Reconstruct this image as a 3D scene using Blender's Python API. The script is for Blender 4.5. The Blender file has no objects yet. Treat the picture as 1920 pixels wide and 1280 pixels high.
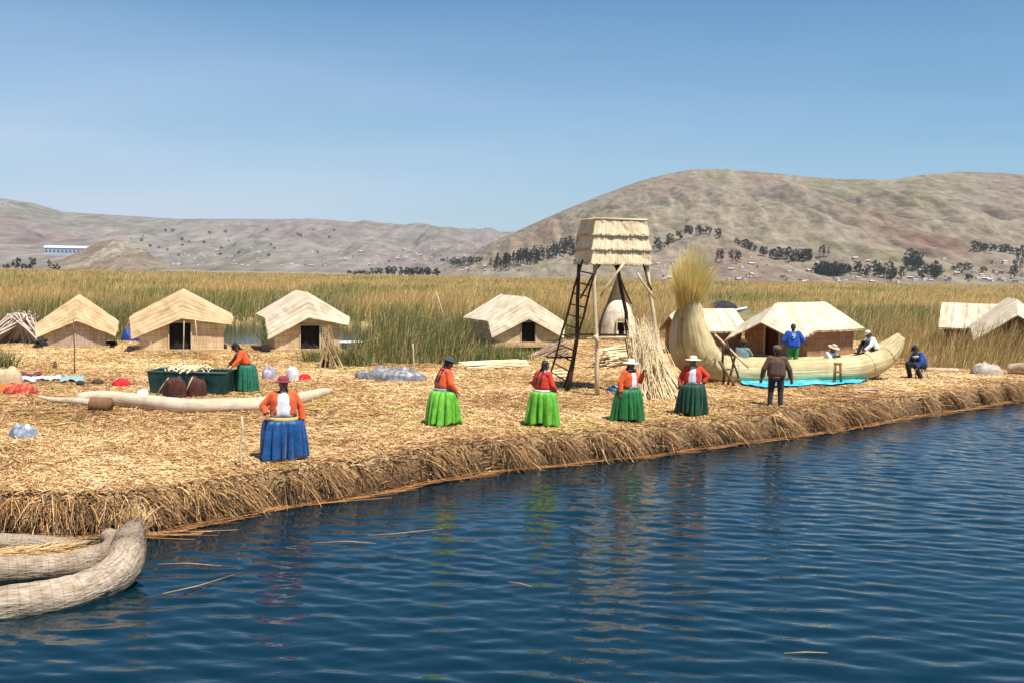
import bpy, bmesh, math, random
import numpy as np
from mathutils import Vector, Matrix, Euler, Quaternion

scene = bpy.context.scene
R = math.radians
rng = np.random.default_rng(11)
random.seed(11)

# ------------------------------------------------------------------ camera, sky, sun, exposure
FPX = 1867.0                      # focal length in pixels of the 1920 wide photograph
PITCH, ROLL, EYE = 3.89, 0.95, 4.1
cam_data = bpy.data.cameras.new('camera')
cam_data.lens = 35.0; cam_data.sensor_width = 36.0
cam_data.clip_start = 0.1; cam_data.clip_end = 30000
cam = bpy.data.objects.new('camera', cam_data)
scene.collection.objects.link(cam)
CM = Matrix.Rotation(R(90 - PITCH), 3, 'X') @ Matrix.Rotation(R(ROLL), 3, 'Z')
cam.matrix_world = Matrix.Translation((0, 0, EYE)) @ CM.to_4x4()
scene.camera = cam
CMN = np.array(CM)

SUN_EL, SUN_AZ = 65.0, 138.0      # azimuth clockwise from +Y (the view direction)
sd = Vector((math.sin(R(SUN_AZ)) * math.cos(R(SUN_EL)), math.cos(R(SUN_AZ)) * math.cos(R(SUN_EL)), math.sin(R(SUN_EL))))
sl = bpy.data.lights.new('sun', 'SUN'); sl.energy = 5.0; sl.angle = R(0.53); sl.color = (1.0, 0.955, 0.88)
sun = bpy.data.objects.new('sun', sl); scene.collection.objects.link(sun)
sun.rotation_euler = sd.to_track_quat('Z', 'Y').to_euler()
sun.location = (20, -20, 60)

world = bpy.data.worlds.new('World'); scene.world = world; world.use_nodes = True
wn, wl = world.node_tree.nodes, world.node_tree.links
bg = wn['Background']
sky = wn.new('ShaderNodeTexSky'); sky.sky_type = 'NISHITA'; sky.sun_disc = False
sky.sun_elevation = R(SUN_EL); sky.sun_rotation = R(SUN_AZ)
sky.altitude = 0; sky.air_density = 1.0; sky.dust_density = 0.5; sky.ozone_density = 6
bg.inputs[1].default_value = 0.068
# a veil of thin high cloud, low in the west
tc = wn.new('ShaderNodeTexCoord'); mp = wn.new('ShaderNodeMapping'); mp.inputs['Scale'].default_value = (1.2, 1.2, 9)
mp.inputs['Rotation'].default_value = (0.12, 0.1, 0)
nz = wn.new('ShaderNodeTexNoise'); nz.inputs['Scale'].default_value = 1.6; nz.inputs['Detail'].default_value = 7; nz.inputs['Roughness'].default_value = 0.55
rm = wn.new('ShaderNodeMapRange'); rm.inputs[1].default_value = 0.36; rm.inputs[2].default_value = 0.66; rm.inputs[3].default_value = 0.6
sx = wn.new('ShaderNodeSeparateXYZ')
mx_ = wn.new('ShaderNodeMapRange'); mx_.inputs[1].default_value = 0.55; mx_.inputs[2].default_value = -0.40; mx_.inputs[3].default_value = 0.28
mz_ = wn.new('ShaderNodeMapRange'); mz_.inputs[1].default_value = 0.27; mz_.inputs[2].default_value = 0.03
mul = wn.new('ShaderNodeMath'); mul.operation = 'MULTIPLY'
mul2 = wn.new('ShaderNodeMath'); mul2.operation = 'MULTIPLY'
mul3 = wn.new('ShaderNodeMath'); mul3.operation = 'MULTIPLY'; mul3.inputs[1].default_value = 0.8
mixw = wn.new('ShaderNodeMix'); mixw.data_type = 'RGBA'
mixw.inputs[7].default_value = (7.7, 8.1, 9.4, 1)
wl.new(tc.outputs['Generated'], mp.inputs[0]); wl.new(mp.outputs[0], nz.inputs[0]); wl.new(nz.outputs[0], rm.inputs[0])
wl.new(tc.outputs['Generated'], sx.inputs[0]); wl.new(sx.outputs[0], mx_.inputs[0]); wl.new(sx.outputs[2], mz_.inputs[0])
wl.new(mx_.outputs[0], mul.inputs[0]); wl.new(mz_.outputs[0], mul.inputs[1])
wl.new(mul.outputs[0], mul2.inputs[0]); wl.new(rm.outputs[0], mul2.inputs[1]); wl.new(mul2.outputs[0], mul3.inputs[0])
wl.new(mul3.outputs[0], mixw.inputs[0]); tint = wn.new('ShaderNodeMix'); tint.data_type = 'RGBA'; tint.blend_type = 'MULTIPLY'; tint.inputs[0].default_value = 1; tint.inputs[7].default_value = (0.63, 1.04, 1.12, 1)
wl.new(sky.outputs[0], tint.inputs[6]); wl.new(tint.outputs[2], mixw.inputs[6]); wl.new(mixw.outputs[2], bg.inputs[0])

vs = scene.view_settings
vs.view_transform = 'Standard'; vs.look = 'None'; vs.exposure = 0.66; vs.gamma = 1.0; vs.use_curve_mapping = False
scene.cycles.max_bounces = 8
scene.cycles.caustics_reflective = False; scene.cycles.caustics_refractive = False

# ------------------------------------------------------------------ pixel helpers (photo pixels -> points in the world)
def ray(px, py):
    d = CMN @ np.array([px - 960.0, 640.0 - py, -FPX])
    return d / d[1]
GZ = 0.62                          # height of the reed island over the water
def G(px, py, z=GZ):
    d = ray(px, py); t = (z - EYE) / d[2]
    return Vector((d[0] * t, t, z))
def P(px, py, depth):
    d = ray(px, py)
    return Vector((d[0] * depth, depth, EYE + d[2] * depth))
def S(depth): return depth / FPX  # metres per photo pixel

# ------------------------------------------------------------------ noise
def _h(ix, iy, seed):
    n = (ix.astype(np.int64) * 374761393 + iy.astype(np.int64) * 668265263 + seed * 1274126177) & 0x7fffffff
    n = ((n ^ (n >> 13)) * 1274126177) & 0x7fffffff
    return ((n ^ (n >> 16)) & 0xffff) / 65535.0
def vnoise(x, y, seed=0):
    x = np.asarray(x, float); y = np.asarray(y, float)
    ix, iy = np.floor(x), np.floor(y); fx, fy = x - ix, y - iy
    fx = fx * fx * (3 - 2 * fx); fy = fy * fy * (3 - 2 * fy)
    a = _h(ix, iy, seed); b = _h(ix + 1, iy, seed); c = _h(ix, iy + 1, seed); d = _h(ix + 1, iy + 1, seed)
    return (a * (1 - fx) + b * fx) * (1 - fy) + (c * (1 - fx) + d * fx) * fy
def fbm(x, y, seed=0, o=4):
    s, a, t = 0, 1.0, 0
    for k in range(o):
        s = s + a * vnoise(x * 2 ** k, y * 2 ** k, seed + k * 17); t += a; a *= 0.5
    return s / t
def sstep(a, b, x):
    t = np.clip((np.asarray(x, float) - a) / (b - a), 0, 1); return t * t * (3 - 2 * t)

# ------------------------------------------------------------------ object helpers
def link(o): scene.collection.objects.link(o); return o
def tag(o, label=None, cat=None, group=None, kind=None):
    if label: o['label'] = label
    if cat: o['category'] = cat
    if group: o['group'] = group
    if kind: o['kind'] = kind
    return o
def thing(name, label, cat, loc=(0, 0, 0), rz=0.0, group=None):
    o = bpy.data.objects.new(name, None); link(o)
    o.location = loc; o.rotation_euler = (0, 0, rz); o.empty_display_size = 0.2
    return tag(o, label, cat, group)

class MB:
    """collects faces; build() links ONE mesh object"""
    def __init__(s): s.v = []; s.f = []; s.uv = []; s.mi = []; s.sm = []
    def add(s, V, F, UV=None, mi=0, smooth=False):
        b = len(s.v); s.v.extend([tuple(map(float, p)) for p in V])
        for k, f in enumerate(F):
            s.f.append(tuple(b + i for i in f)); s.mi.append(mi); s.sm.append(smooth)
            s.uv.append(UV[k] if UV else [(0, 0)] * len(f))
        return s
    def grid(s, Pn, closed_u=False, mi=0, smooth=True, su=1.0, sv=1.0, caps=False):
        """Pn[j][i]: rows j (v), columns i (u)"""
        n, m = len(Pn), len(Pn[0]); V = [p for r in Pn for p in r]; F = []; UV = []
        for j in range(n - 1):
            for i in range(m if closed_u else m - 1):
                i2 = (i + 1) % m
                F.append((j * m + i, j * m + i2, (j + 1) * m + i2, (j + 1) * m + i))
                u0, u1 = su * i / m, su * (i + 1) / m; v0, v1 = sv * j / max(n - 1, 1), sv * (j + 1) / max(n - 1, 1)
                UV.append([(u0, v0), (u1, v0), (u1, v1), (u0, v1)])
        if caps and closed_u:
            F.append(tuple(reversed(range(m)))); UV.append([(su * i / m, 0) for i in range(m)])
            F.append(tuple((n - 1) * m + i for i in range(m))); UV.append([(su * i / m, sv) for i in range(m)])
        return s.add(V, F, UV, mi, smooth)
    def tube(s, pts, rad, seg=8, mi=0, smooth=True, su=1.0, sv=None, caps=True, sq=1.0):
        pts = [Vector(p) for p in pts]; n = len(pts)
        if not hasattr(rad, '__len__'): rad = [rad] * n
        L = sum((pts[i + 1] - pts[i]).length for i in range(n - 1))
        t0 = (pts[1] - pts[0]).normalized()
        nrm = t0.cross(Vector((0, 0, 1)));
        if nrm.length < 1e-3: nrm = Vector((1, 0, 0))
        nrm.normalize(); rows = []
        for i in range(n):
            t = (pts[min(i + 1, n - 1)] - pts[max(i - 1, 0)]).normalized()
            nrm = (nrm - t * nrm.dot(t)).normalized(); bn = t.cross(nrm)
            rows.append([pts[i] + (nrm * math.cos(2 * math.pi * k / seg) + bn * sq * math.sin(2 * math.pi * k / seg)) * rad[i] for k in range(seg)])
        return s.grid(rows, True, mi, smooth, su, L if sv is None else sv, caps)
    def box(s, c, d, rot=None, mi=0):
        c = Vector(c); hx, hy, hz = d[0] / 2, d[1] / 2, d[2] / 2
        V = [Vector((x, y, z)) for z in (-hz, hz) for y in (-hy, hy) for x in (-hx, hx)]
        if rot is not None: V = [rot @ v for v in V]
        V = [v + c for v in V]
        F = [(0, 2, 3, 1), (4, 5, 7, 6), (0, 1, 5, 4), (2, 6, 7, 3), (0, 4, 6, 2), (1, 3, 7, 5)]
        UV = [[(0, 0), (0, d[1]), (d[0], d[1]), (d[0], 0)], [(0, 0), (d[0], 0), (d[0], d[1]), (0, d[1])],
              [(0, 0), (d[0], 0), (d[0], d[2]), (0, d[2])], [(0, 0), (0, d[2]), (d[0], d[2]), (d[0], 0)],
              [(0, 0), (0, d[2]), (d[1], d[2]), (d[1], 0)], [(0, 0), (d[1], 0), (d[1], d[2]), (0, d[2])]]
        return s.add(V, F, UV, mi)
    def beam(s, a, b, r, seg=6, mi=0): return s.tube([a, b], r, seg, mi)
    def lathe(s, prof, seg=24, c=(0, 0, 0), fold=None, mi=0, smooth=True, su=1, sv=1, caps=False):
        rows = []
        for (r, z) in prof:
            rows.append([(c[0] + (r * (fold(k / seg, z) if fold else 1)) * math.cos(2 * math.pi * k / seg),
                          c[1] + (r * (fold(k / seg, z) if fold else 1)) * math.sin(2 * math.pi * k / seg), c[2] + z) for k in range(seg)])
        return s.grid(rows, True, mi, smooth, su, sv, caps)
    def ellipsoid(s, c, r, rot=None, seg=14, rings=8, mi=0):
        rows = []
        for j in range(rings + 1):
            a = -math.pi / 2 + math.pi * j / rings; rr = max(math.cos(a), 0.02)
            row = []
            for k in range(seg):
                v = Vector((r[0] * rr * math.cos(2 * math.pi * k / seg), r[1] * rr * math.sin(2 * math.pi * k / seg), r[2] * math.sin(a)))
                if rot is not None: v = rot @ v
                row.append(v + Vector(c))
            rows.append(row)
        return s.grid(rows, True, mi, True, 1, 1, True)
    def capsule(s, a, b, ra, rb, seg=12, k=4):
        a, b = Vector(a), Vector(b); d = (b - a); L = d.length
        d = d / L if L > 1e-6 else Vector((0, 0, 1))
        n = d.cross(Vector((0, 1, 0)))
        if n.length < 1e-3: n = d.cross(Vector((1, 0, 0)))
        n.normalize(); m = d.cross(n); rows = []
        sts = [(a - d * ra * math.cos(t), ra * math.sin(t)) for t in [math.pi / 2 * (i + .15) / k for i in range(k)]]
        sts += [(a, ra), (b, rb)]
        sts += [(b + d * rb * math.sin(t), rb * math.cos(t)) for t in [math.pi / 2 * (i + .85) / k for i in range(k)]]
        for p, r in sts:
            rows.append([p + (n * math.cos(2 * math.pi * q / seg) + m * math.sin(2 * math.pi * q / seg)) * max(r, 1e-4) for q in range(seg)])
        return s.grid(rows, True, 0, True, 1, 1, True)
    def build(s, name, mats, parent=None):
        me = bpy.data.meshes.new(name); me.from_pydata(s.v, [], s.f)
        if not isinstance(mats, (list, tuple)): mats = [mats]
        for m in mats: me.materials.append(m)
        me.polygons.foreach_set('material_index', s.mi); me.polygons.foreach_set('use_smooth', s.sm)
        u = me.uv_layers.new(name='UVMap')
        u.data.foreach_set('uv', np.array([c for f in s.uv for p in f for c in p], dtype=np.float32))
        me.update()
        o = link(bpy.data.objects.new(name, me))
        if parent: o.parent = parent
        return o

def quads_mesh(name, V, mat, col=None, parent=None, F=None, smooth=False):
    """V (n,k,3) with k = 4 -> n quads ; or V (n,3) with F (m,q)"""
    V = np.asarray(V, np.float32)
    if F is None:
        k = V.shape[1]; F = np.arange(V.shape[0] * k).reshape(-1, k); V = V.reshape(-1, 3)
    F = np.asarray(F, np.int32); q = F.shape[1]
    me = bpy.data.meshes.new(name)
    me.vertices.add(len(V)); me.vertices.foreach_set('co', V.ravel())
    me.loops.add(F.size); me.loops.foreach_set('vertex_index', F.ravel())
    me.polygons.add(len(F)); me.polygons.foreach_set('loop_start', np.arange(0, F.size, q, dtype=np.int32))
    if smooth: me.polygons.foreach_set('use_smooth', np.ones(len(F), bool))
    me.update(calc_edges=True); me.validate()
    if col is not None:
        a = me.color_attributes.new('Col', 'FLOAT_COLOR', 'POINT')
        c = np.ones((len(V), 4), np.float32); c[:, :3] = np.asarray(col, np.float32).reshape(-1, 3)
        a.data.foreach_set('color', c.ravel())
    me.materials.append(mat)
    o = link(bpy.data.objects.new(name, me))
    if parent: o.parent = parent
    return o

def blades(base, dirv, side, length, width, bend, taper=0.25, nseg=2):
    """strips: n blades, each nseg quads, bending from dirv by vector bend; returns V,F"""
    n = len(base); rows = []
    for k in range(nseg + 1):
        t = k / nseg
        c = base + dirv * (length * t)[:, None] + bend * (length * t * t)[:, None]
        w = (width * (1 - (1 - taper) * t))[:, None] * 0.5
        rows.append(c - side * w); rows.append(c + side * w)
    V = np.stack(rows, 1)                         # n, 2(nseg+1), 3
    off = (np.arange(n) * 2 * (nseg + 1))[:, None, None]
    f = np.array([[2 * k, 2 * k + 1, 2 * k + 3, 2 * k + 2] for k in range(nseg)])
    return V.reshape(-1, 3), (off + f[None]).reshape(-1, 4), 2 * (nseg + 1)

# ------------------------------------------------------------------ materials
MATS = {}
def nodes(name):
    m = bpy.data.materials.new(name); m.use_nodes = True
    nt = m.node_tree; return m, nt, nt.nodes, nt.links, nt.nodes['Principled BSDF']
def ramp(nd, lk, src, stops):
    r = nd.new('ShaderNodeValToRGB'); e = r.color_ramp.elements
    while len(e) < len(stops): e.new(0.5)
    for k, (p, c) in enumerate(stops): e[k].position = p; e[k].color = (*c, 1)
    lk.new(src, r.inputs[0]); return r.outputs[0]
def M(name, c1, c2=None, scale=8.0, rough=0.85, bump=0.0, coord='Object', stretch=(1, 1, 1), detail=4, spec=0.25, sheen=0.0, attr=False, bscale=None, c3=None, trans=0.0):
    if name in MATS: return MATS[name]
    m, nt, nd, lk, b = nodes(name)
    b.inputs['Roughness'].default_value = rough; b.inputs['Specular IOR Level'].default_value = spec
    if sheen: b.inputs['Sheen Weight'].default_value = sheen
    c2 = c2 or tuple(x * 0.7 for x in c1)
    tcn = nd.new('ShaderNodeTexCoord'); mpn = nd.new('ShaderNodeMapping'); mpn.inputs['Scale'].default_value = stretch
    lk.new(tcn.outputs[coord], mpn.inputs[0])
    nz = nd.new('ShaderNodeTexNoise'); nz.inputs['Scale'].default_value = scale; nz.inputs['Detail'].default_value = detail; nz.inputs['Roughness'].default_value = 0.6
    lk.new(mpn.outputs[0], nz.inputs[0])
    stops = [(0.32, c2), (0.68, c1)] if c3 is None else [(0.3, c2), (0.5, c1), (0.7, c3)]
    out = ramp(nd, lk, nz.outputs[0], stops)
    if attr:
        at = nd.new('ShaderNodeAttribute'); at.attribute_name = 'Col'
        mx = nd.new('ShaderNodeMix'); mx.data_type = 'RGBA'; mx.blend_type = 'MULTIPLY'; mx.inputs[0].default_value = 1
        lk.new(out, mx.inputs[6]); lk.new(at.outputs[0], mx.inputs[7]); out = mx.outputs[2]
    lk.new(out, b.inputs['Base Color'])
    if bump:
        bn = nd.new('ShaderNodeBump'); bn.inputs['Strength'].default_value = bump; bn.inputs['Distance'].default_value = 0.02
        n2 = nd.new('ShaderNodeTexNoise'); n2.inputs['Scale'].default_value = bscale or scale * 2.5; n2.inputs['Detail'].default_value = 3
        lk.new(mpn.outputs[0], n2.inputs[0]); lk.new(n2.outputs[0], bn.inputs['Height']); lk.new(bn.outputs[0], b.inputs['Normal'])
    if trans:
        tr = nd.new('ShaderNodeBsdfTranslucent'); ms = nd.new('ShaderNodeMixShader'); ms.inputs[0].default_value = trans
        lk.new(out, tr.inputs[0]); lk.new(b.outputs[0], ms.inputs[1]); lk.new(tr.outputs[0], ms.inputs[2])
        lk.new(ms.outputs[0], nd['Material Output'].inputs[0])
    MATS[name] = m; return m
def REED(name, c1, c2, c3=None, fu=60.0, fv=1.5, bands=0.0, bump=0.5, band_dark=0.55, rough=0.75, stain=None):
    """woven or bundled reeds in UV space: fine streaks along v, optional cross bands every 1/bands of v"""
    if name in MATS: return MATS[name]
    m, nt, nd, lk, b = nodes(name)
    b.inputs['Roughness'].default_value = rough; b.inputs['Specular IOR Level'].default_value = 0.2
    uv = nd.new('ShaderNodeTexCoord'); mpn = nd.new('ShaderNodeMapping'); mpn.inputs['Scale'].default_value = (fu, fv, 1)
    lk.new(uv.outputs['UV'], mpn.inputs[0])
    nz = nd.new('ShaderNodeTexNoise'); nz.inputs['Scale'].default_value = 1.0; nz.inputs['Detail'].default_value = 3; nz.inputs['Roughness'].default_value = 0.65
    lk.new(mpn.outputs[0], nz.inputs[0])
    out = ramp(nd, lk, nz.outputs[0], [(0.3, c2), (0.55, c1), (0.75, c3 or tuple(min(1, x * 1.25) for x in c1))])
    n2 = nd.new('ShaderNodeTexNoise'); n2.inputs['Scale'].default_value = 2.2; n2.inputs['Detail'].default_value = 4
    lk.new(uv.outputs['Object'], n2.inputs[0])
    st = ramp(nd, lk, n2.outputs[0], [(0.35, stain or (0.72, 0.66, 0.58)), (0.62, (1, 1, 1))])
    mx = nd.new('ShaderNodeMix'); mx.data_type = 'RGBA'; mx.blend_type = 'MULTIPLY'; mx.inputs[0].default_value = 0.8
    lk.new(out, mx.inputs[6]); lk.new(st, mx.inputs[7]); out = mx.outputs[2]
    hsrc = nz.outputs[0]
    if bands:
        sp = nd.new('ShaderNodeSeparateXYZ'); lk.new(uv.outputs['UV'], sp.inputs[0])
        ma = nd.new('ShaderNodeMath'); ma.operation = 'MULTIPLY'; ma.inputs[1].default_value = bands; lk.new(sp.outputs[1], ma.inputs[0])
        wob = nd.new('ShaderNodeMath'); wob.operation = 'ADD'; lk.new(ma.outputs[0], wob.inputs[0])
        w2 = nd.new('ShaderNodeMath'); w2.operation = 'MULTIPLY'; w2.inputs[1].default_value = 0.5; lk.new(n2.outputs[0], w2.inputs[0]); lk.new(w2.outputs[0], wob.inputs[1])
        fr = nd.new('ShaderNodeMath'); fr.operation = 'FRACT'; lk.new(wob.outputs[0], fr.inputs[0])
        bd = ramp(nd, lk, fr.outputs[0], [(0.0, (band_dark,) * 3), (0.16, (1, 1, 1))])
        m2 = nd.new('ShaderNodeMix'); m2.data_type = 'RGBA'; m2.blend_type = 'MULTIPLY'; m2.inputs[0].default_value = 1
        lk.new(out, m2.inputs[6]); lk.new(bd, m2.inputs[7]); out = m2.outputs[2]
        hm = nd.new('ShaderNodeMath'); hm.operation = 'ADD'; lk.new(nz.outputs[0], hm.inputs[0]); lk.new(fr.outputs[0], hm.inputs[1]); hsrc = hm.outputs[0]
    lk.new(out, b.inputs['Base Color'])
    bn = nd.new('ShaderNodeBump'); bn.inputs['Strength'].default_value = bump; bn.inputs['Distance'].default_value = 0.03
    lk.new(hsrc, bn.inputs['Height']); lk.new(bn.outputs[0], b.inputs['Normal'])
    MATS[name] = m; return m

# ------------------------------------------------------------------ island outline
front_px = [(-500, 1010), (-200, 1008), (0, 1006), (150, 1008), (280, 1003), (340, 990), (400, 980), (500, 958), (600, 943), (700, 928), (800, 908), (900, 890),
            (1000, 880), (1100, 868), (1200, 860), (1300, 845), (1400, 832), (1500, 818), (1600, 803), (1700, 785), (1810, 768), (1920, 750), (2060, 732), (2300, 705)]
front = [tuple(G(x, y, 0.0)[:2]) for x, y in front_px]
back_px = [(2300, 676), (2060, 684), (1960, 688), (1840, 692), (1740, 688), (1700, 672), (1660, 655), (1640, 640), (1400, 632), (1250, 635), (1130, 632), (1060, 635), (1010, 655),
           (975, 672), (900, 676), (860, 681), (700, 681), (650, 668), (625, 655), (600, 646), (420, 644), (300, 640), (100, 638), (-60, 640), (-500, 660)]
back = [tuple(G(x, y, GZ)[:2]) for x, y in back_px]
poly = np.array(front + back)
def poly_sd(x, y, pl=None):
    """signed distance: positive inside"""
    pl = poly if pl is None else pl
    x = np.asarray(x, float); y = np.asarray(y, float)
    d = np.full(x.shape, 1e9); ins = np.zeros(x.shape, bool); n = len(pl)
    for i in range(n):
        ax, ay = pl[i]; bx, by = pl[(i + 1) % n]; ex, ey = bx - ax, by - ay
        t = np.clip(((x - ax) * ex + (y - ay) * ey) / (ex * ex + ey * ey + 1e-12), 0, 1)
        d = np.minimum(d, np.hypot(x - ax - t * ex, y - ay - t * ey))
        c = ((ay > y) != (by > y)) & (x < (bx - ax) * (y - ay) / (by - ay + 1e-12) + ax); ins ^= c
    return np.where(ins, d, -d)
def ground_z(x, y):
    d = poly_sd(x, y) + 0.22 * (fbm(np.asarray(x) * 1.3, np.asarray(y) * 1.3, 5) - 0.5)
    z = -0.45 + (GZ + 0.45) * sstep(-0.14, 0.40, d)
    z = z + sstep(0.3, 1.2, d) * (0.12 * (fbm(np.asarray(x) * .45, np.asarray(y) * .45, 9) - 0.5) + 0.05 * (fbm(np.asarray(x) * 2.5, np.asarray(y) * 2.5, 3) - 0.5))
    return z
def gz(p): return float(ground_z(np.array([p[0]]), np.array([p[1]]))[0])
def GG(px, py):
    p = G(px, py); p.z = gz(p); return p

# ------------------------------------------------------------------ water
def make_water():
    x0, x1, y0, y1, st = -13.0, 26.0, 6.0, 40.0, 0.05
    xs = np.arange(x0, x1, st); ys = np.arange(y0, y1, st); X, Y = np.meshgrid(xs, ys)
    Z = np.zeros_like(X); r2 = np.random.default_rng(5)
    Xw = X + 0.5 * (fbm(X * .35, Y * .35, 21) - .5); Yw = Y + 0.5 * (fbm(X * .35, Y * .35, 22) - .5)
    for k in range(64):
        lam = 0.15 * (0.75 / 0.15) ** r2.random(); ang = R(-97) + r2.normal() * R(20)
        kx, ky = math.cos(ang) * 2 * math.pi / lam, math.sin(ang) * 2 * math.pi / lam
        slope = 0.0185 * (lam / 0.8) ** 0.2; ph = r2.random() * 6.28
        env = (0.15 + 1.7 * vnoise(X * .30 + k * 7.1, Y * .22 + k * 3.3, 40 + k)) * (.75 + .5 * vnoise(X * .07 + 3, Y * .12, 99))
        Z += slope * lam / (2 * math.pi) * np.sin(kx * Xw + ky * Yw + ph) * env
        calm = 0.55 + 0.45 * sstep(0.0, 4.0, -poly_sd(X, Y))      # the lee of the island is calmer
    edge = np.minimum.reduce([X - x0, xs[-1] - X, Y - y0, ys[-1] - Y]); Z *= sstep(0, 1.5, edge) * calm
    V = np.stack([X, Y, Z], -1).reshape(-1, 3); ny, nx = X.shape
    I = np.arange(ny * nx).reshape(ny, nx)
    F = np.stack([I[:-1, :-1], I[:-1, 1:], I[1:, 1:], I[1:, :-1]], -1).reshape(-1, 4)
    B = 5500.0; xa, xb, ya, yb = xs[0], xs[-1], ys[0], ys[-1]; b = len(V)
    extra = np.array([[-B, -B, 0], [B, -B, 0], [B, B, 0], [-B, B, 0]])
    c = [I[0, 0], I[0, -1], I[-1, -1], I[-1, 0]]
    F2 = [[b, b + 1, c[1], c[0]], [b + 1, b + 2, c[2], c[1]], [b + 2, b + 3, c[3], c[2]], [b + 3, b, c[0], c[3]]]
    m, nt, nd, lk, bs = nodes('lake_water')
    bs.inputs['Base Color'].default_value = (0.0003, 0.0140, 0.0225, 1); bs.inputs['Roughness'].default_value = 0.02
    bs.inputs['IOR'].default_value = 1.333; bs.inputs['Specular IOR Level'].default_value = 1.0
    t = nd.new('ShaderNodeTexCoord'); mp = nd.new('ShaderNodeMapping'); mp.inputs['Scale'].default_value = (1, 2.0, 1); mp.inputs['Rotation'].default_value = (0, 0, R(-8))
    lk.new(t.outputs['Object'], mp.inputs[0])
    n1 = nd.new('ShaderNodeTexNoise'); n1.inputs['Scale'].default_value = 7.0; n1.inputs['Detail'].default_value = 3; lk.new(mp.outputs[0], n1.inputs[0])
    bp = nd.new('ShaderNodeBump'); bp.inputs['Strength'].default_value = 0.10; bp.inputs['Distance'].default_value = 0.03
    lk.new(n1.outputs[0], bp.inputs['Height']); lk.new(bp.outputs[0], bs.inputs['Normal'])
    o = quads_mesh('water', np.vstack([V, extra]), m, None, None, np.vstack([F, np.array(F2)]), smooth=True)
    return tag(o, kind='structure')
make_water()

# ------------------------------------------------------------------ ground of the island
def make_ground():
    xs = np.arange(-34, 42, 0.16); ys = np.concatenate([np.arange(10, 40, 0.16), np.arange(40, 64, 0.4)])
    X, Y = np.meshgrid(xs, ys); Z = ground_z(X, Y)
    V = np.stack([X, Y, Z], -1).reshape(-1, 3); ny, nx = X.shape; I = np.arange(ny * nx).reshape(ny, nx)
    F = np.stack([I[:-1, :-1], I[:-1, 1:], I[1:, 1:], I[1:, :-1]], -1).reshape(-1, 4)
    keep = (Z.reshape(-1)[F] > -0.44).any(1); F = F[keep]
    used = np.unique(F); mp_ = np.zeros(len(V), int); mp_[used] = np.arange(len(used))
    m = M('trodden_reeds', (0.48, 0.30, 0.145), (0.15, 0.075, 0.030), 9.0, 0.95, 1.0, c3=(0.62, 0.43, 0.24), detail=8, bscale=22, attr=True)
    dk = sstep(0.05, 0.6, poly_sd(V[used][:, 0], V[used][:, 1]))[:, None]   # old wet layers of the raft show at the bank
    o = quads_mesh('ground', V[used], m, dk + (1 - dk) * np.array([[.13, .10, .085]]), None, mp_[F], smooth=True)
    return tag(o, kind='structure')
make_ground()

def straw_palette(n, t, r):
    """t 0..1 patch value: weathered brown to pale straw"""
    pal = np.array([[0.18, 0.085, 0.032], [0.39, 0.21, 0.082], [0.57, 0.335, 0.135], [0.73, 0.475, 0.22], [0.84, 0.63, 0.35]])
    k = np.clip(t * 4 + r.normal(0, 1.0, n), 0, 3.999); i = k.astype(int); f = (k - i)[:, None]
    return pal[i] * (1 - f) + pal[i + 1] * f

def make_straw():
    r = np.random.default_rng(3); N = 520000
    u = r.uniform(-250, 2150, N); dep = 14.5 * (58 / 14.5) ** r.random(N)
    x = (u - 960) / FPX * dep; y = dep
    d = poly_sd(x, y); k = d > 0.05; x, y, d = x[k], y[k], d[k]; n = len(x)
    z = ground_z(x, y) + r.uniform(0.0, 0.03, n)
    pa = fbm(x * .5, y * .5, 71) * 5.0
    a = np.where(r.random(n) < 0.45, pa + r.normal(0, .45, n), r.uniform(0, 6.28, n))
    el = np.abs(r.normal(0, 0.30, n))
    dv = np.stack([np.cos(a) * np.cos(el), np.sin(a) * np.cos(el), np.sin(el)], 1)
    sv = np.stack([-np.sin(a), np.cos(a), np.zeros(n)], 1)
    sv = sv + np.array([0, 0, 1]) * r.normal(0, .35, n)[:, None]; sv /= np.linalg.norm(sv, axis=1)[:, None]
    L = r.uniform(.07, .30, n) * (0.65 + 0.02 * y); W = r.uniform(.011, .027, n) * (0.6 + 0.022 * y)
    bend = np.stack([np.zeros(n), np.zeros(n), -el * 0.9], 1) + r.normal(0, .1, (n, 3)) * np.array([1, 1, 0])
    V, F, kk = blades(np.stack([x, y, z], 1), dv, sv, L, W, bend, 0.5, 2)
    t = 0.50 + 0.44 * (fbm(x * .30, y * .30, 31) - .5) * 2 + 0.20 * (fbm(x * 1.6, y * 1.6, 32) - .5) * 2
    t = t - 0.22 * (1 - sstep(0.2, 1.5, d)) + 0.10 * sstep(22, 36, y)
    c = straw_palette(n, t, r)
    gr = (fbm(x * .8, y * .8, 55) > 0.62) & (r.random(n) < 0.35) & (y > 21)
    c[gr] = c[gr] * np.array([0.75, 0.95, 0.55])
    m = M('loose_straw', (1, 1, 1), (0.82, 0.80, 0.76), 3.0, 0.7, attr=True, spec=0.3)
    o = quads_mesh('loose_straw', V, m, np.repeat(c, kk, 0), None, F)
    tag(o, 'loose dry reed straw strewn over the whole island floor', 'straw', kind='stuff')
make_straw()

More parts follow.
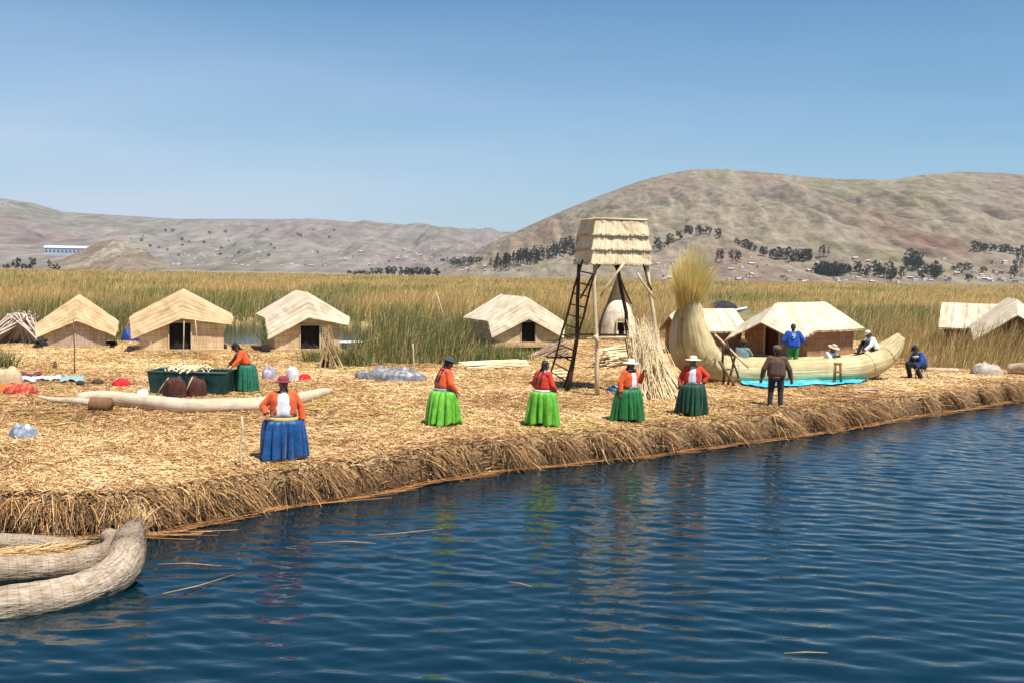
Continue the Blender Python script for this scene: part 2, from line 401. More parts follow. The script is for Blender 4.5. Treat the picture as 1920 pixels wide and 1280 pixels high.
def make_fringe():
    r = np.random.default_rng(8); fr = np.array(front); seg = np.diff(fr, axis=0); L = np.hypot(seg[:, 0], seg[:, 1]); cum = np.concatenate([[0], np.cumsum(L)])
    N = 40000; s = r.uniform(0, cum[-1], N); i = np.clip(np.searchsorted(cum, s) - 1, 0, len(L) - 1); t = (s - cum[i]) / L[i]
    tx, ty = seg[i, 0] / L[i], seg[i, 1] / L[i]; nx, ny = ty, -tx          # outwards, to the water
    bx, by = fr[i, 0] + seg[i, 0] * t, fr[i, 1] + seg[i, 1] * t
    clump = fbm(s * 1.6, s * 0 + 3.3, 77, 3)
    keep = r.random(N) < np.clip((clump - 0.43) * 6, 0.03, 1) * .8; tx, ty, nx, ny, bx, by, s, clump = [q[keep] for q in (tx, ty, nx, ny, bx, by, s, clump)]
    n = len(s); q = r.random(n)
    inset = np.where(q < .6, r.uniform(.22, .75, n), r.uniform(0.05, .40, n))
    top = np.where(q < .6, r.uniform(.50, .66, n), r.uniform(.25, .62, n)) - 0.06
    base = np.stack([bx - nx * inset, by - ny * inset, top], 1)
    lean = 0.45 + r.normal(0, .55, n) + 0.5 * (fbm(s * .7, s * 0, 78) - .5)
    out = r.uniform(.45, 1.1, n)
    dv = np.stack([nx * out + tx * lean, ny * out + ty * lean, r.uniform(-.15, .35, n)], 1); dv /= np.linalg.norm(dv, axis=1)[:, None]
    sv = np.stack([tx, ty, r.normal(0, .3, n)], 1); sv /= np.linalg.norm(sv, axis=1)[:, None]
    ln = r.uniform(.18, .56, n); w = r.uniform(.008, .020, n) * (0.75 + 0.012 * by)
    bend = np.stack([np.zeros(n), np.zeros(n), -r.uniform(.35, 1.05, n)], 1)
    V, F, kk = blades(base, dv, sv, ln, w, bend, 0.45, 4)
    V[:, 2] = np.maximum(V[:, 2], 0.015)
    c = straw_palette(n, np.clip(0.36 + 0.6 * (clump - .5) - 0.22 * (q > .6), 0, 1), r) * np.where(r.random(n) < .48, r.uniform(.85, 1.25, n), r.uniform(.18, .5, n))[:, None] * np.array([1, .94, .86])
    m = M('loose_straw', (1, 1, 1))
    o = quads_mesh('bank_fringe', V, m, np.repeat(c, kk, 0), None, F)
    tag(o, 'shaggy brown fringe of cut reeds hanging down the island bank to the water', 'reeds', kind='stuff')
    # flattened wet reeds floating along the waterline
    N = 900; s = r.uniform(0, cum[-1], N); i = np.clip(np.searchsorted(cum, s) - 1, 0, len(L) - 1); t = (s - cum[i]) / L[i]
    off = r.uniform(-.05, .24, N) * (0.3 + fbm(s * .4, s * 0 + 9, 12) * 1.1)
    tx, ty = seg[i, 0] / L[i], seg[i, 1] / L[i]
    base = np.stack([fr[i, 0] + seg[i, 0] * t + ty * off, fr[i, 1] + seg[i, 1] * t - tx * off, np.full(N, .035) + r.uniform(0, .03, N)], 1)
    a = np.arctan2(ty, tx) + r.normal(0, .14, N)
    dv = np.stack([np.cos(a), np.sin(a), np.zeros(N)], 1); sv = np.stack([-np.sin(a), np.cos(a), np.full(N, .25)], 1)
    V, F, kk = blades(base, dv, sv, r.uniform(.4, 1.4, N), r.uniform(.010, .026, N), r.normal(0, .05, (N, 3)) * np.array([1, 1, 0]), .6, 2)
    c = straw_palette(N, r.uniform(.1, .6, N), r) * np.array([.62, .48, .36])
    o = quads_mesh('floating_reeds', V, m, np.repeat(c, kk, 0), None, F)
    tag(o, 'flattened wet reeds floating along the waterline of the bank', 'reeds', kind='stuff')
make_fringe()

# ------------------------------------------------------------------ hills
def prof(pts):
    xs = np.array([p[0] for p in pts], float); ys = np.array([p[1] for p in pts], float)
    return lambda u: np.interp(u, xs, ys)
def hor(u): return 513.0 + (u - 960) * math.tan(R(ROLL))
right_ridge = prof([(600, 520), (800, 512), (850, 493), (905, 463), (960, 438), (1040, 402), (1120, 369), (1200, 340), (1250, 328), (1290, 321), (1340, 320), (1420, 326), (1500, 334), (1560, 339), (1660, 340),
                    (1720, 331), (1790, 325), (1860, 328), (1920, 332), (2050, 330), (2300, 350), (2700, 420), (3000, 500)])
left_ridge = prof([(-900, 420), (-500, 360), (-200, 352), (0, 373), (60, 382), (120, 399), (220, 405), (330, 412), (470, 412), (600, 413), (660, 418), (684, 414), (710, 419), (760, 423), (860, 429), (950, 437), (1100, 450), (1400, 470), (2600, 480)])
mound_ridge = prof([(60, 503), (118, 488), (150, 474), (180, 458), (196, 456), (212, 451), (226, 455), (240, 452), (252, 460), (272, 470), (284, 482), (300, 489), (330, 502), (360, 506)])
class Hill:
    def __init__(s, ridge, y0, y1, power, amp, seed, nscale, u0, u1):
        s.ridge, s.y0, s.y1, s.pw, s.amp, s.seed, s.ns, s.u0, s.u1 = ridge, y0, y1, power, amp, seed, nscale, u0, u1
    def z(s, x, y):
        x = np.asarray(x, float); y = np.asarray(y, float)
        u = 960 + FPX * x / np.maximum(y, 1)
        e = np.maximum(hor(u) - s.ridge(u), 0) / FPX * s.y1 + EYE
        e = np.where(hor(u) - s.ridge(u) <= 0, np.maximum(0, EYE + (hor(u) - s.ridge(u)) / FPX * s.y1), e)
        t = (y - s.y0) / (s.y1 - s.y0); up = np.clip(t, 0, 1)
        shape = np.where(t <= 1, 0.25 * up + 0.75 * up ** s.pw, np.maximum(0, 1 - 0.5 * (t - 1) - 0.6 * (t - 1) ** 2))
        n = fbm(x * s.ns, y * s.ns * 0.55, s.seed, 5) - 0.5
        rid = 1 - np.abs(2 * fbm(x * s.ns * 2.1 + 0.3 * y * s.ns, y * s.ns * 0.5, s.seed + 9, 4) - 1)
        gul = np.abs(2 * fbm(x * s.ns * 5.5 + .8 * n, y * s.ns * 0.9, s.seed + 31, 4) - 1)
        env = np.clip(up * (1 - up) * 4, 0, 1) * (t < 1) * np.clip(e / 60, 0.05, 1)
        return e * shape + env * s.amp * (n * 1.3 - 0.7 * (rid - 0.75) + 0.28 * (gul - .35)) + np.where(t > 0, 1.2, -1) * sstep(-.05, .02, t)
    def build(s, mat, nu, nv, tmax=1.5):
        us = np.linspace(s.u0, s.u1, nu); ts = np.concatenate([np.linspace(-0.04, 1.02, nv), np.linspace(1.05, tmax, 10)])
        yy = s.y0 + ts * (s.y1 - s.y0); U, Y = np.meshgrid(us, yy); X = (U - 960) / FPX * Y
        Z = s.z(X, Y); Z[0] -= 3
        V = np.stack([X, Y, Z], -1).reshape(-1, 3); ny, nx = X.shape; I = np.arange(ny * nx).reshape(ny, nx)
        F = np.stack([I[:-1, :-1], I[:-1, 1:], I[1:, 1:], I[1:, :-1]], -1).reshape(-1, 4)
        return tag(quads_mesh('hill', V, mat, None, None, F, smooth=True), kind='structure')
    def hit(s, px, py):
        d = ray(px, py); ys = np.linspace(s.y0, s.y1 * 1.02, 900)
        zz = s.z(d[0] * ys, ys); rz = EYE + d[2] * ys; k = np.where(zz >= rz)[0]
        y = ys[k[0]] if len(k) else s.y0 + 15
        x = d[0] * y; return Vector((x, y, float(s.z(np.array([x]), np.array([y]))[0])))

def hill_mat(name, cols, sc, speck, bump=0.5):
    m, nt, nd, lk, b = nodes(name); b.inputs['Roughness'].default_value = 0.95; b.inputs['Specular IOR Level'].default_value = 0.1
    t = nd.new('ShaderNodeTexCoord')
    def N(scale, det, st=(1, 1, 1), ro=.6):
        mp = nd.new('ShaderNodeMapping'); mp.inputs['Scale'].default_value = st; lk.new(t.outputs['Object'], mp.inputs[0])
        n = nd.new('ShaderNodeTexNoise'); n.inputs['Scale'].default_value = scale; n.inputs['Detail'].default_value = det; n.inputs['Roughness'].default_value = ro
        lk.new(mp.outputs[0], n.inputs[0]); return n.outputs[0]
    big = ramp(nd, lk, N(sc, 7, (1, .22, 1.0), .62), [(0.30, cols[0]), (0.43, cols[1]), (0.52, cols[2]), (0.62, cols[3]), (0.72, cols[4])])
    fine = ramp(nd, lk, N(sc * 14, 6, (1, .22, 1.3), .7), [(0.32, (0.38, 0.38, 0.34)), (0.5, (0.95, 0.95, 0.95)), (0.68, (1.5, 1.47, 1.42))])
    mx = nd.new('ShaderNodeMix'); mx.data_type = 'RGBA'; mx.blend_type = 'MULTIPLY'; mx.inputs[0].default_value = 0.72
    lk.new(big, mx.inputs[6]); lk.new(fine, mx.inputs[7])
    # terraces: thin contour lines
    sp = nd.new('ShaderNodeSeparateXYZ'); lk.new(t.outputs['Object'], sp.inputs[0])
    ad = nd.new('ShaderNodeMath'); ad.operation = 'MULTIPLY_ADD'; ad.inputs[1].default_value = 14.0; lk.new(N(sc * 4, 3), ad.inputs[0]); lk.new(sp.outputs[2], ad.inputs[2])
    dv = nd.new('ShaderNodeMath'); dv.operation = 'DIVIDE'; dv.inputs[1].default_value = 9.0; lk.new(ad.outputs[0], dv.inputs[0])
    fr = nd.new('ShaderNodeMath'); fr.operation = 'FRACT'; lk.new(dv.outputs[0], fr.inputs[0])
    tr = ramp(nd, lk, fr.outputs[0], [(0.0, (0.70, 0.69, 0.64)), (0.22, (1, 1, 1))])
    m2 = nd.new('ShaderNodeMix'); m2.data_type = 'RGBA'; m2.blend_type = 'MULTIPLY'; m2.inputs[0].default_value = 0.6
    lk.new(mx.outputs[2], m2.inputs[6]); lk.new(tr, m2.inputs[7])
    # scattered scrub and rocks
    vo = nd.new('ShaderNodeTexVoronoi'); vo.inputs['Scale'].default_value = speck; lk.new(t.outputs['Object'], vo.inputs[0])
    vr = ramp(nd, lk, vo.outputs['Distance'], [(0.12, (1, 1, 1)), (0.22, (0, 0, 0))])
    gate = nd.new('ShaderNodeMath'); gate.operation = 'MULTIPLY'; lk.new(vr, gate.inputs[0])
    gm = nd.new('ShaderNodeMapRange'); gm.inputs[1].default_value = .45; gm.inputs[2].default_value = .6; lk.new(N(sc * 3, 3), gm.inputs[0]); lk.new(gm.outputs[0], gate.inputs[1])
    m3 = nd.new('ShaderNodeMix'); m3.data_type = 'RGBA'; lk.new(gate.outputs[0], m3.inputs[0]); lk.new(m2.outputs[2], m3.inputs[6]); m3.inputs[7].default_value = (0.09, 0.085, 0.06, 1)
    lk.new(m3.outputs[2], b.inputs['Base Color'])
    bn = nd.new('ShaderNodeBump'); bn.inputs['Strength'].default_value = bump; bn.inputs['Distance'].default_value = 9.0
    lk.new(N(sc * 8, 6, (1, .3, 1)), bn.inputs['Height']); lk.new(bn.outputs[0], b.inputs['Normal'])
    return m
hill_r = Hill(right_ridge, 760, 1750, 1.25, 44, 4, 1 / 150., 560, 2500)
hill_l = Hill(left_ridge, 1250, 3400, 1.15, 75, 14, 1 / 330., -700, 1500)
hill_m = Hill(mound_ridge, 745, 900, 0.8, 11, 24, 1 / 22., 60, 360)
hill_r.build(hill_mat('right_hill', [(0.185, 0.105, 0.075), (0.195, 0.145, 0.102), (0.225, 0.182, 0.132), (0.155, 0.132, 0.072), (0.33, 0.28, 0.215)], 1 / 150., 1 / 9.), 640, 240)
hill_l.build(hill_mat('left_hill', [(0.18, 0.132, 0.115), (0.195, 0.155, 0.135), (0.215, 0.182, 0.158), (0.17, 0.152, 0.118), (0.27, 0.238, 0.21)], 1 / 420., 1 / 26.), 420, 150)
hill_m.build(hill_mat('quarry_mound', [(0.12, 0.09, 0.06), (0.24, 0.19, 0.14), (0.16, 0.12, 0.08), (0.30, 0.25, 0.19), (0.11, 0.09, 0.06)], 1 / 40., 1 / 7.), 90, 50, 2.0)
def make_shore():
    mb = MB(); xs = np.linspace(-1900, 2400, 90); rows = []
    for y, z in ((728, -1), (740, 0.8), (800, 1.0), (1300, 1.3), (2600, 1.5), (4200, 1.5)):
        rows.append([(x, y + (8 * math.sin(x * .02) + 5 * math.sin(x * .053) if y < 780 else 0), z) for x in xs])
    mb.grid(rows)
    tag(mb.build('terrain', M('shore_earth', (0.30, 0.24, 0.16), (0.2, 0.17, 0.10), 0.02)), kind='structure')
make_shore()

# ------------------------------------------------------------------ reed beds in the lake
chan = np.array([tuple(G(x, y, 0)[:2]) for x, y in [(405, 660), (415, 612), (470, 606), (490, 612), (500, 660)]])
chan2 = np.array([tuple(G(x, y, 0)[:2]) for x, y in [(610, 670), (618, 618), (690, 612), (716, 625), (704, 656), (660, 668)]])
chan3 = np.array([tuple(G(x, y, 0)[:2]) for x, y in [(1312, 594), (1316, 586), (1404, 584), (1410, 594)]])
def make_reeds():
    r = np.random.default_rng(17); N = 300000
    u = r.uniform(-350, 2250, N); dep = 37.0 * (735 / 37.0) ** (r.random(N) ** 1.25)
    x = (u - 960) / FPX * dep; y = dep
    d = poly_sd(x, y); c1 = np.maximum.reduce([poly_sd(x, y, c) for c in (chan, chan2, chan3)])
    k = (d < -0.12) & (c1 < 0) & (y > 35); x, y, d = x[k], y[k], d[k]; n = len(x)
    hgt = 1.0 + 1.15 * fbm(x * .22, y * .18, 41) + 0.7 * (fbm(x * .05, y * .03, 43) - .5)
    hgt = hgt * np.where(y < 64, .72 + .62 * fbm(x * .55, y * .45, 91, 3), 1)
    right = (x / y > 0.36) & (y < 60)
    u_ = 960 + FPX * x / y; low = ((u_ > 868) & (u_ < 1030) & (y < 53)) | (u_ < 640) & (y < 50)
    hgt = np.where(low, hgt * .55, hgt * (1.12 + .22 * right)) * (1 + .12 * sstep(48, 75, y))
    hgt = hgt * (0.45 + 0.55 * sstep(0.1, 4.5, -d)) * r.uniform(.7, 1.12, n)
    uu = 960 + FPX * x / y; hgt = np.where((uu > 1325) & (uu < 1425) & (y > 54) & (y < 97), hgt * .35, hgt)
    base = np.stack([x, y, np.full(n, -0.05)], 1)
    wind = np.array([0.10, -0.03, 0])
    dv = np.stack([r.normal(.05, .14, n), r.normal(0, .14, n), np.ones(n)], 1)
    bent = r.random(n) < .26; dv[bent, :2] += r.normal(0, .38, (bent.sum(), 2)); dv /= np.linalg.norm(dv, axis=1)[:, None]
    a = r.uniform(-.9, .9, n); sv = np.stack([np.cos(a), np.sin(a), np.zeros(n)], 1)
    w = r.uniform(.02, .05, n) * np.maximum(1, y / 62.0)
    V, F, kk = blades(base, dv, sv, hgt, w, wind[None] * r.uniform(0, 2.2, n)[:, None], 0.3, 3)
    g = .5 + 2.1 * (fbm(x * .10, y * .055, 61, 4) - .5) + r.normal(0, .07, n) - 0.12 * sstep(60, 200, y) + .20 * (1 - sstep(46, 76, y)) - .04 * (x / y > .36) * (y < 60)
    green = np.array([[0.155, 0.205, 0.05]]); tan = np.array([[0.72, 0.475, 0.20]]); pale = np.array([[0.80, 0.64, 0.36]]); brown = np.array([[0.42, 0.26, 0.10]])
    f = sstep(.48, .62, g)[:, None]; c = tan * (1 - f) + green * f
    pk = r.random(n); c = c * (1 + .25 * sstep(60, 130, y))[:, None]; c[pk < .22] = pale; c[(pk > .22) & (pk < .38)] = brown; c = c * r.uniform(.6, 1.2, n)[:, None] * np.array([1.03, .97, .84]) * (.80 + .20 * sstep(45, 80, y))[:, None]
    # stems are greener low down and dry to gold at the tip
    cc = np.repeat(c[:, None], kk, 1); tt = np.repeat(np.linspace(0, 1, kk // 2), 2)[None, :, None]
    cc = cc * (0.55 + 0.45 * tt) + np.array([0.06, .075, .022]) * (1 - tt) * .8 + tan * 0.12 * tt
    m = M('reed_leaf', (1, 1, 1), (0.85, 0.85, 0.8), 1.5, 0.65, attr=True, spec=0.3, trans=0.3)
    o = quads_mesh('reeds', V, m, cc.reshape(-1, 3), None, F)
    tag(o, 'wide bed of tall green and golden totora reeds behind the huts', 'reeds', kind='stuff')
    # the mat of broken stems between the standing reeds, seen only as gaps
    us = np.linspace(-500, 2400, 260); dd = 36 * (732 / 36) ** np.linspace(0, 1, 130); U, Y = np.meshgrid(us, dd); X = (U - 960) / FPX * Y
    D = poly_sd(X, Y); Cn = np.maximum.reduce([poly_sd(X, Y, c) for c in (chan, chan2, chan3)])
    Z = np.where((D < -0.3) & (Cn < -0.2), 0.10 + 0.75 * sstep(58, 120, Y) + 0.25 * fbm(X * .3, Y * .3, 4), -0.3)
    V = np.stack([X, Y, Z], -1).reshape(-1, 3); ny, nx = X.shape; I = np.arange(ny * nx).reshape(ny, nx)
    F = np.stack([I[:-1, :-1], I[:-1, 1:], I[1:, 1:], I[1:, :-1]], -1).reshape(-1, 4)
    m2 = M('reed_litter', (0.20, 0.15, 0.06), (0.10, 0.10, 0.035), .6, .95, c3=(0.3, .22, .09))
    o = quads_mesh('reed_litter', V, m2, None, None, F, smooth=True)
    tag(o, 'matted dead stems lying in the reed bed', 'reeds', kind='stuff')
make_reeds()

# ================================================================== built things
def part(mb, name, mat, root, label=None):
    """mesh made in world space, hung under root (root has no rotation)"""
    l = root.location
    mb.v = [(p[0] - l[0], p[1] - l[1], p[2] - l[2]) for p in mb.v]
    o = mb.build(name, mat, root)
    if label: o['label'] = label
    return o
def single(mb, name, mat, loc, label, cat, group=None):
    mb.v = [(p[0] - loc[0], p[1] - loc[1], p[2] - loc[2]) for p in mb.v]
    o = mb.build(name, mat); o.location = loc
    return tag(o, label, cat, group)
def prism(mb, pts, axis, a0, a1, mi=0):
    """extrude polygon pts (p,z) along axis 'x' or 'y' from a0 to a1"""
    n = len(pts)
    mk = (lambda p, a: (p[0], a, p[1])) if axis == 'y' else (lambda p, a: (a, p[0], p[1]))
    V = [mk(p, a0) for p in pts] + [mk(p, a1) for p in pts]
    F = [tuple(range(n)), tuple(range(2 * n - 1, n - 1, -1))]; UV = [list(pts), list(reversed(pts))]
    for i in range(n):
        j = (i + 1) % n; F.append((i, i + n, j + n, j)); UV.append([(0, pts[i][1]), (.1, pts[i][1]), (.1, pts[j][1]), (0, pts[j][1])])
    mb.add(V, F, UV, mi)

roof_mats = [REED('roof_mat', (0.66, 0.49, 0.28), (0.47, 0.32, 0.16), (0.78, 0.63, 0.42), 1.2, 13, 3.4, 0.8, 0.62),
             REED('roof_mat_pale', (0.68, 0.57, 0.42), (0.50, 0.39, 0.26), (0.78, 0.69, 0.55), 1.2, 13, 3.0, 0.8, 0.58)]
wall_mat = REED('wall_mat', (0.78, 0.58, 0.34), (0.58, 0.40, 0.20), (0.86, 0.70, 0.46), 16, 1.5, 4.0, 0.6, 0.62)
wall_grey = REED('wall_mat_grey', (0.56, 0.43, 0.33), (0.38, 0.28, 0.21), (0.68, 0.55, 0.44), 14, 1.5, 5.0, 0.6, 0.5)
wall_brown = REED('wall_mat_brown', (0.40, 0.23, 0.125), (0.27, 0.14, 0.07), (0.50, 0.31, 0.18), 14, 1.5, 4.0, 0.6, 0.6)
stick_mat = M('pale_stick', (0.66, 0.52, 0.34), (0.48, 0.35, 0.21), 18, .8, .4, stretch=(1, 1, .15))
darkwood = M('dark_wood', (0.085, 0.05, 0.032), (0.04, 0.022, 0.014), 14, .8, .4, stretch=(1, 1, .2))
brownwood = M('brown_wood', (0.22, 0.125, 0.07), (0.11, 0.06, 0.03), 14, .8, .4)
darkfill = M('dark_fill_and_shade', (0.028, 0.02, 0.017), (0.012, 0.009, 0.008), 6, .95)  # near black for small dark things, and as painted shade in open doorways

def hut(label, cx, by, w, L, hr, he, rz, ov=.32, hf=.75, hd=.85, door=None, rm=0, wm=None, dep=None, doormat=None, seed=1, fl=.75, fr=.5):
    base = GG(cx, by) if dep is None else P(cx, by, dep)
    root = thing('reed_hut', label, 'hut', base, R(rz), 'reed huts on the island')
    rr = np.random.default_rng(seed); hw = w / 2
    st = [(L / 2 + .25, 0), (L / 4, 0), (0, 0), (-L / 4, 0), (-L / 2 + .1, 0.0), (-L / 2 - .1, .07)]
    st += [(-L / 2 - .1 - hf * t, .07 + (hd - .07) * t) for t in (.33, .66, 1.0)]
    tot = hw + ov; zl = lambda u: hr - (hr - he) * abs(u)
    rows = []
    for j, (y, dz) in enumerate(st):
        row = []
        for i in range(17):
            u = -1 + i / 8
            x = u * (tot + .015 * rr.normal() * abs(u)) * (1 - .05 * (dz / max(hd, .1)))
            z = zl(u) - dz * (1 - (1 - (fl if u < 0 else fr)) * abs(u)) - .025 * math.sin(math.pi * j / 5) * (j < 6) + .007 * rr.normal()
            row.append((x, y + .012 * rr.normal(), z))
        rows.append(row)
    mb = MB(); mb.grid(rows, False, 0, False, tot * 2, sum(math.dist(a[8], b[8]) for a, b in zip(rows, rows[1:])))
    ro = mb.build('roof', roof_mats[rm], root)
    so = ro.modifiers.new('thick', 'SOLIDIFY'); so.thickness = .045; so.offset = -1
    # ragged reed ends along the eaves and the front edge
    fb = MB(); ed = [rows[-1][i] for i in range(17)]; fsegs = list(zip(ed, ed[1:])) + [(rows[j][q], rows[j + 1][q]) for q in (0, 16) for j in range(len(rows) - 1)]
    for a, b in fsegs:
        a, b = Vector(a), Vector(b); m = max(3, int((b - a).length / .02))
        for k in range(m):
            p = a.lerp(b, rr.random()); e = (b - a).normalized() * rr.uniform(.012, .03); o = Vector((0, -.02, -.03)) if abs(a.x) < tot * .97 else Vector((math.copysign(.05, a.x), 0, -.04)); o = o * rr.uniform(.2, 1.3) + Vector(rr.normal(0, .010, 3))
            fb.add([p - o * .6 + Vector((0, 0, .01)), p + e - o * .6 + Vector((0, 0, .01)), p + e * .7 + o, p + o], [(0, 1, 2, 3)], [[(k, 0), (k + .2, 0), (k + .2, .3), (k, .3)]])
    fb.build('eave_fringe', roof_mats[rm], root)['kind'] = 'stuff'
    wm = wm or wall_mat; yf = -L / 2 - .05
    zt = lambda x: zl(x / tot) - .05
    mb = MB()
    if door:
        dx, dw, dh = door; a, b = dx - dw / 2, dx + dw / 2
        prism(mb, [(-hw, 0), (a, 0), (a, zt(a)), (-hw, zt(-hw))], 'y', yf, yf + .07)
        prism(mb, [(b, 0), (hw, 0), (hw, zt(hw)), (b, zt(b))], 'y', yf, yf + .07)
        tp = [(a, dh), (b, dh), (b, zt(b))] + ([(0, zt(0))] if a < 0 < b else []) + [(a, zt(a))]
        prism(mb, tp, 'y', yf, yf + .07)
    else:
        prism(mb, [(-hw, 0), (hw, 0), (hw, zt(hw)), (0, zt(0)), (-hw, zt(-hw))], 'y', yf, yf + .07)
    prism(mb, [(-hw, 0), (hw, 0), (hw, zt(hw)), (0, zt(0)), (-hw, zt(-hw))], 'y', L / 2 - .07, L / 2)
    for sx in (-1, 1):
        x0, x1 = (hw - .07, hw) if sx > 0 else (-hw, -hw + .07)
        prism(mb, [(yf + .07, 0), (L / 2 - .07, 0), (L / 2 - .07, zt(hw) - .0), (yf + .07, zt(hw))], 'x', x0, x1)
    mb.build('wall', wm, root)
    mb = MB()
    for k in range(2):
        mb.box((0, -.05 * k, .05 - .1 * k), (w + .35 + .2 * k, L + .3 + .2 * k, .14))
    mb.build('floor_mat', REED('floor_mat', (0.56, 0.40, 0.22), (0.30, 0.18, 0.09), (0.7, .55, .35), 30, 8, 0, .8), root)
    if door:
        mb = MB(); t = .045
        mb.box((a - t / 2, yf - .02, dh / 2), (t, .07, dh)); mb.box((b + t / 2, yf - .02, dh / 2), (t, .07, dh)); mb.box((dx, yf - .02, dh + t / 2), (dw + 2 * t, .07, t))
        mb.build('door_frame', stick_mat, root)
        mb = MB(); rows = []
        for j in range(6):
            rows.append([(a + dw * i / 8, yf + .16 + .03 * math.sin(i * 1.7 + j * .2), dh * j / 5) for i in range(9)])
        mb.grid(rows); d = mb.build('door_shade_or_curtain', doormat or darkfill, root)  # near-black sheet paints the shade of an open doorway; red is a curtain
        if doormat: d['label'] = 'dark red door curtain'
    return root

hut('weathered reed hut with closed greyish gable wall beside the grey cane stack', 147, 649, 2.25, 2.6, 2.20, 0.98, 21, .50, .16, 1.02, None, 0, wall_grey, seed=2, fl=.5, fr=.45)
hut('golden reed hut with dark doorway behind the green trough', 343, 656, 3.30, 2.8, 2.52, 1.42, 17, .38, .16, 1.12, (-.08, .84, 1.22), 0, wall_mat, seed=3, fl=.78, fr=.25)
hut('pale roofed reed hut with dark doorway beside a water channel and leaning canes', 566, 655, 2.75, 2.9, 2.52, 1.45, 21, .40, .20, 1.08, (.10, .80, 1.12), 1, wall_mat, seed=4, fl=.85, fr=.3)
hut('pale reed hut half hidden by reeds to the left of the tower ladder', 962, 642, 3.5, 3.0, 2.42, 1.20, 25, .38, .22, 1.10, (.12, .80, 1.15), 1, wall_mat, dep=52.0, seed=5, fl=.75, fr=.8)
hut('small reed hut with bleached roof directly behind the boat prow', 1318, 662, 2.3, 2.6, 2.02, 1.08, -72, .28, .35, .35, None, 1, wall_brown, dep=45.6, seed=6)
hut('wide pale reed hut with dark red door behind the long reed boat', 1497, 669, 3.3, 3.3, 2.40, 1.30, -52, .38, .95, .85, (-.15, .75, 1.35), 1, wall_brown, dep=44.2, seed=7, doormat=M('red_door', (0.11, 0.022, 0.014), (0.06, 0.012, 0.008), 5))
hut('pale roofed reed hut behind the reeds, left one of the pair by the right edge', 1822, 664, 2.4, 2.5, 2.55, 1.35, 62, .30, .25, .25, None, 1, wall_brown, dep=50.5, seed=8)
hut('reed hut cut by the right picture edge with deep gable shade', 1893, 668, 3.0, 3.0, 2.80, 1.35, -20, .40, .65, .75, None, 1, wall_brown, dep=48.5, seed=9)

def dome_hut():
    c = P(1159, 640, 53.5); c.z = gz(c); root = thing('dome_hut', 'small pale domed reed hut with square doorway seen between the tower legs', 'hut', c, R(4))
    mb = MB(); rows = []; H, Rr = 2.15, .95
    for j in range(13):
        z = H * math.sin(math.pi / 2 * j / 12); r = Rr * (math.cos(math.pi / 2 * j / 12) ** .75 if j < 12 else .03)
        rows.append([(r * math.cos(2 * math.pi * k / 36 + .001), r * math.sin(2 * math.pi * k / 36), z) for k in range(36)])
    mb.grid(rows, True, 0, True, 6, 3)
    keep = []
    for k, f in enumerate(mb.f):
        p = sum((Vector(mb.v[i]) for i in f), Vector()) / 4
        keep.append(not (p.y < 0 and abs(p.x) < .24 and .25 < p.z < .98))
    mb.f, mb.uv, mb.mi, mb.sm = [[q for q, kk in zip(s, keep) if kk] for s in (mb.f, mb.uv, mb.mi, mb.sm)]
    o = mb.build('thatch', REED('dome_thatch', (0.82, 0.71, 0.53), (0.58, 0.46, 0.31), (0.88, .80, .66), 5, 2, 1.2, .8, .75), root)
    so = o.modifiers.new('thick', 'SOLIDIFY'); so.thickness = .06
    mb = MB()
    for sx in (-1, 1): mb.box((sx * .26, -.92, .62), (.06, .14, .8))
    mb.box((0, -.86, 1.03), (.58, .16, .06)); mb.build('door_frame', stick_mat, root)
    mb = MB(); mb.box((0, -.62, .6), (.62, .04, .84)); mb.build('door_shade_or_curtain', darkfill, root)  # added black panel, its colour imitates the unlit inside of the dome
dome_hut()
def cone_hut():
    a = P(1157, 512, 57.0); c = P(1157, 640, 57.0); c.z = .4; mb = MB(); rows = []
    for j in range(9):
        t = j / 8; r = 1.35 * (1 - t) + .04
        rows.append([(c.x + r * (1 + .04 * math.sin(k * 2.6)) * math.cos(2 * math.pi * k / 24), c.y + r * math.sin(2 * math.pi * k / 24), c.z + (a.z - c.z) * t) for k in range(24)])
    mb.grid(rows, True, 0, True, 8, 4, True)
    single(mb, 'cone_hut', REED('cone_thatch', (0.125, 0.082, 0.048), (0.08, 0.05, 0.03), (0.17, 0.115, 0.07), 10, 1.5, 1, .8, .7), c, 'tall brown conical thatched hut behind the domed hut', 'hut')
cone_hut()

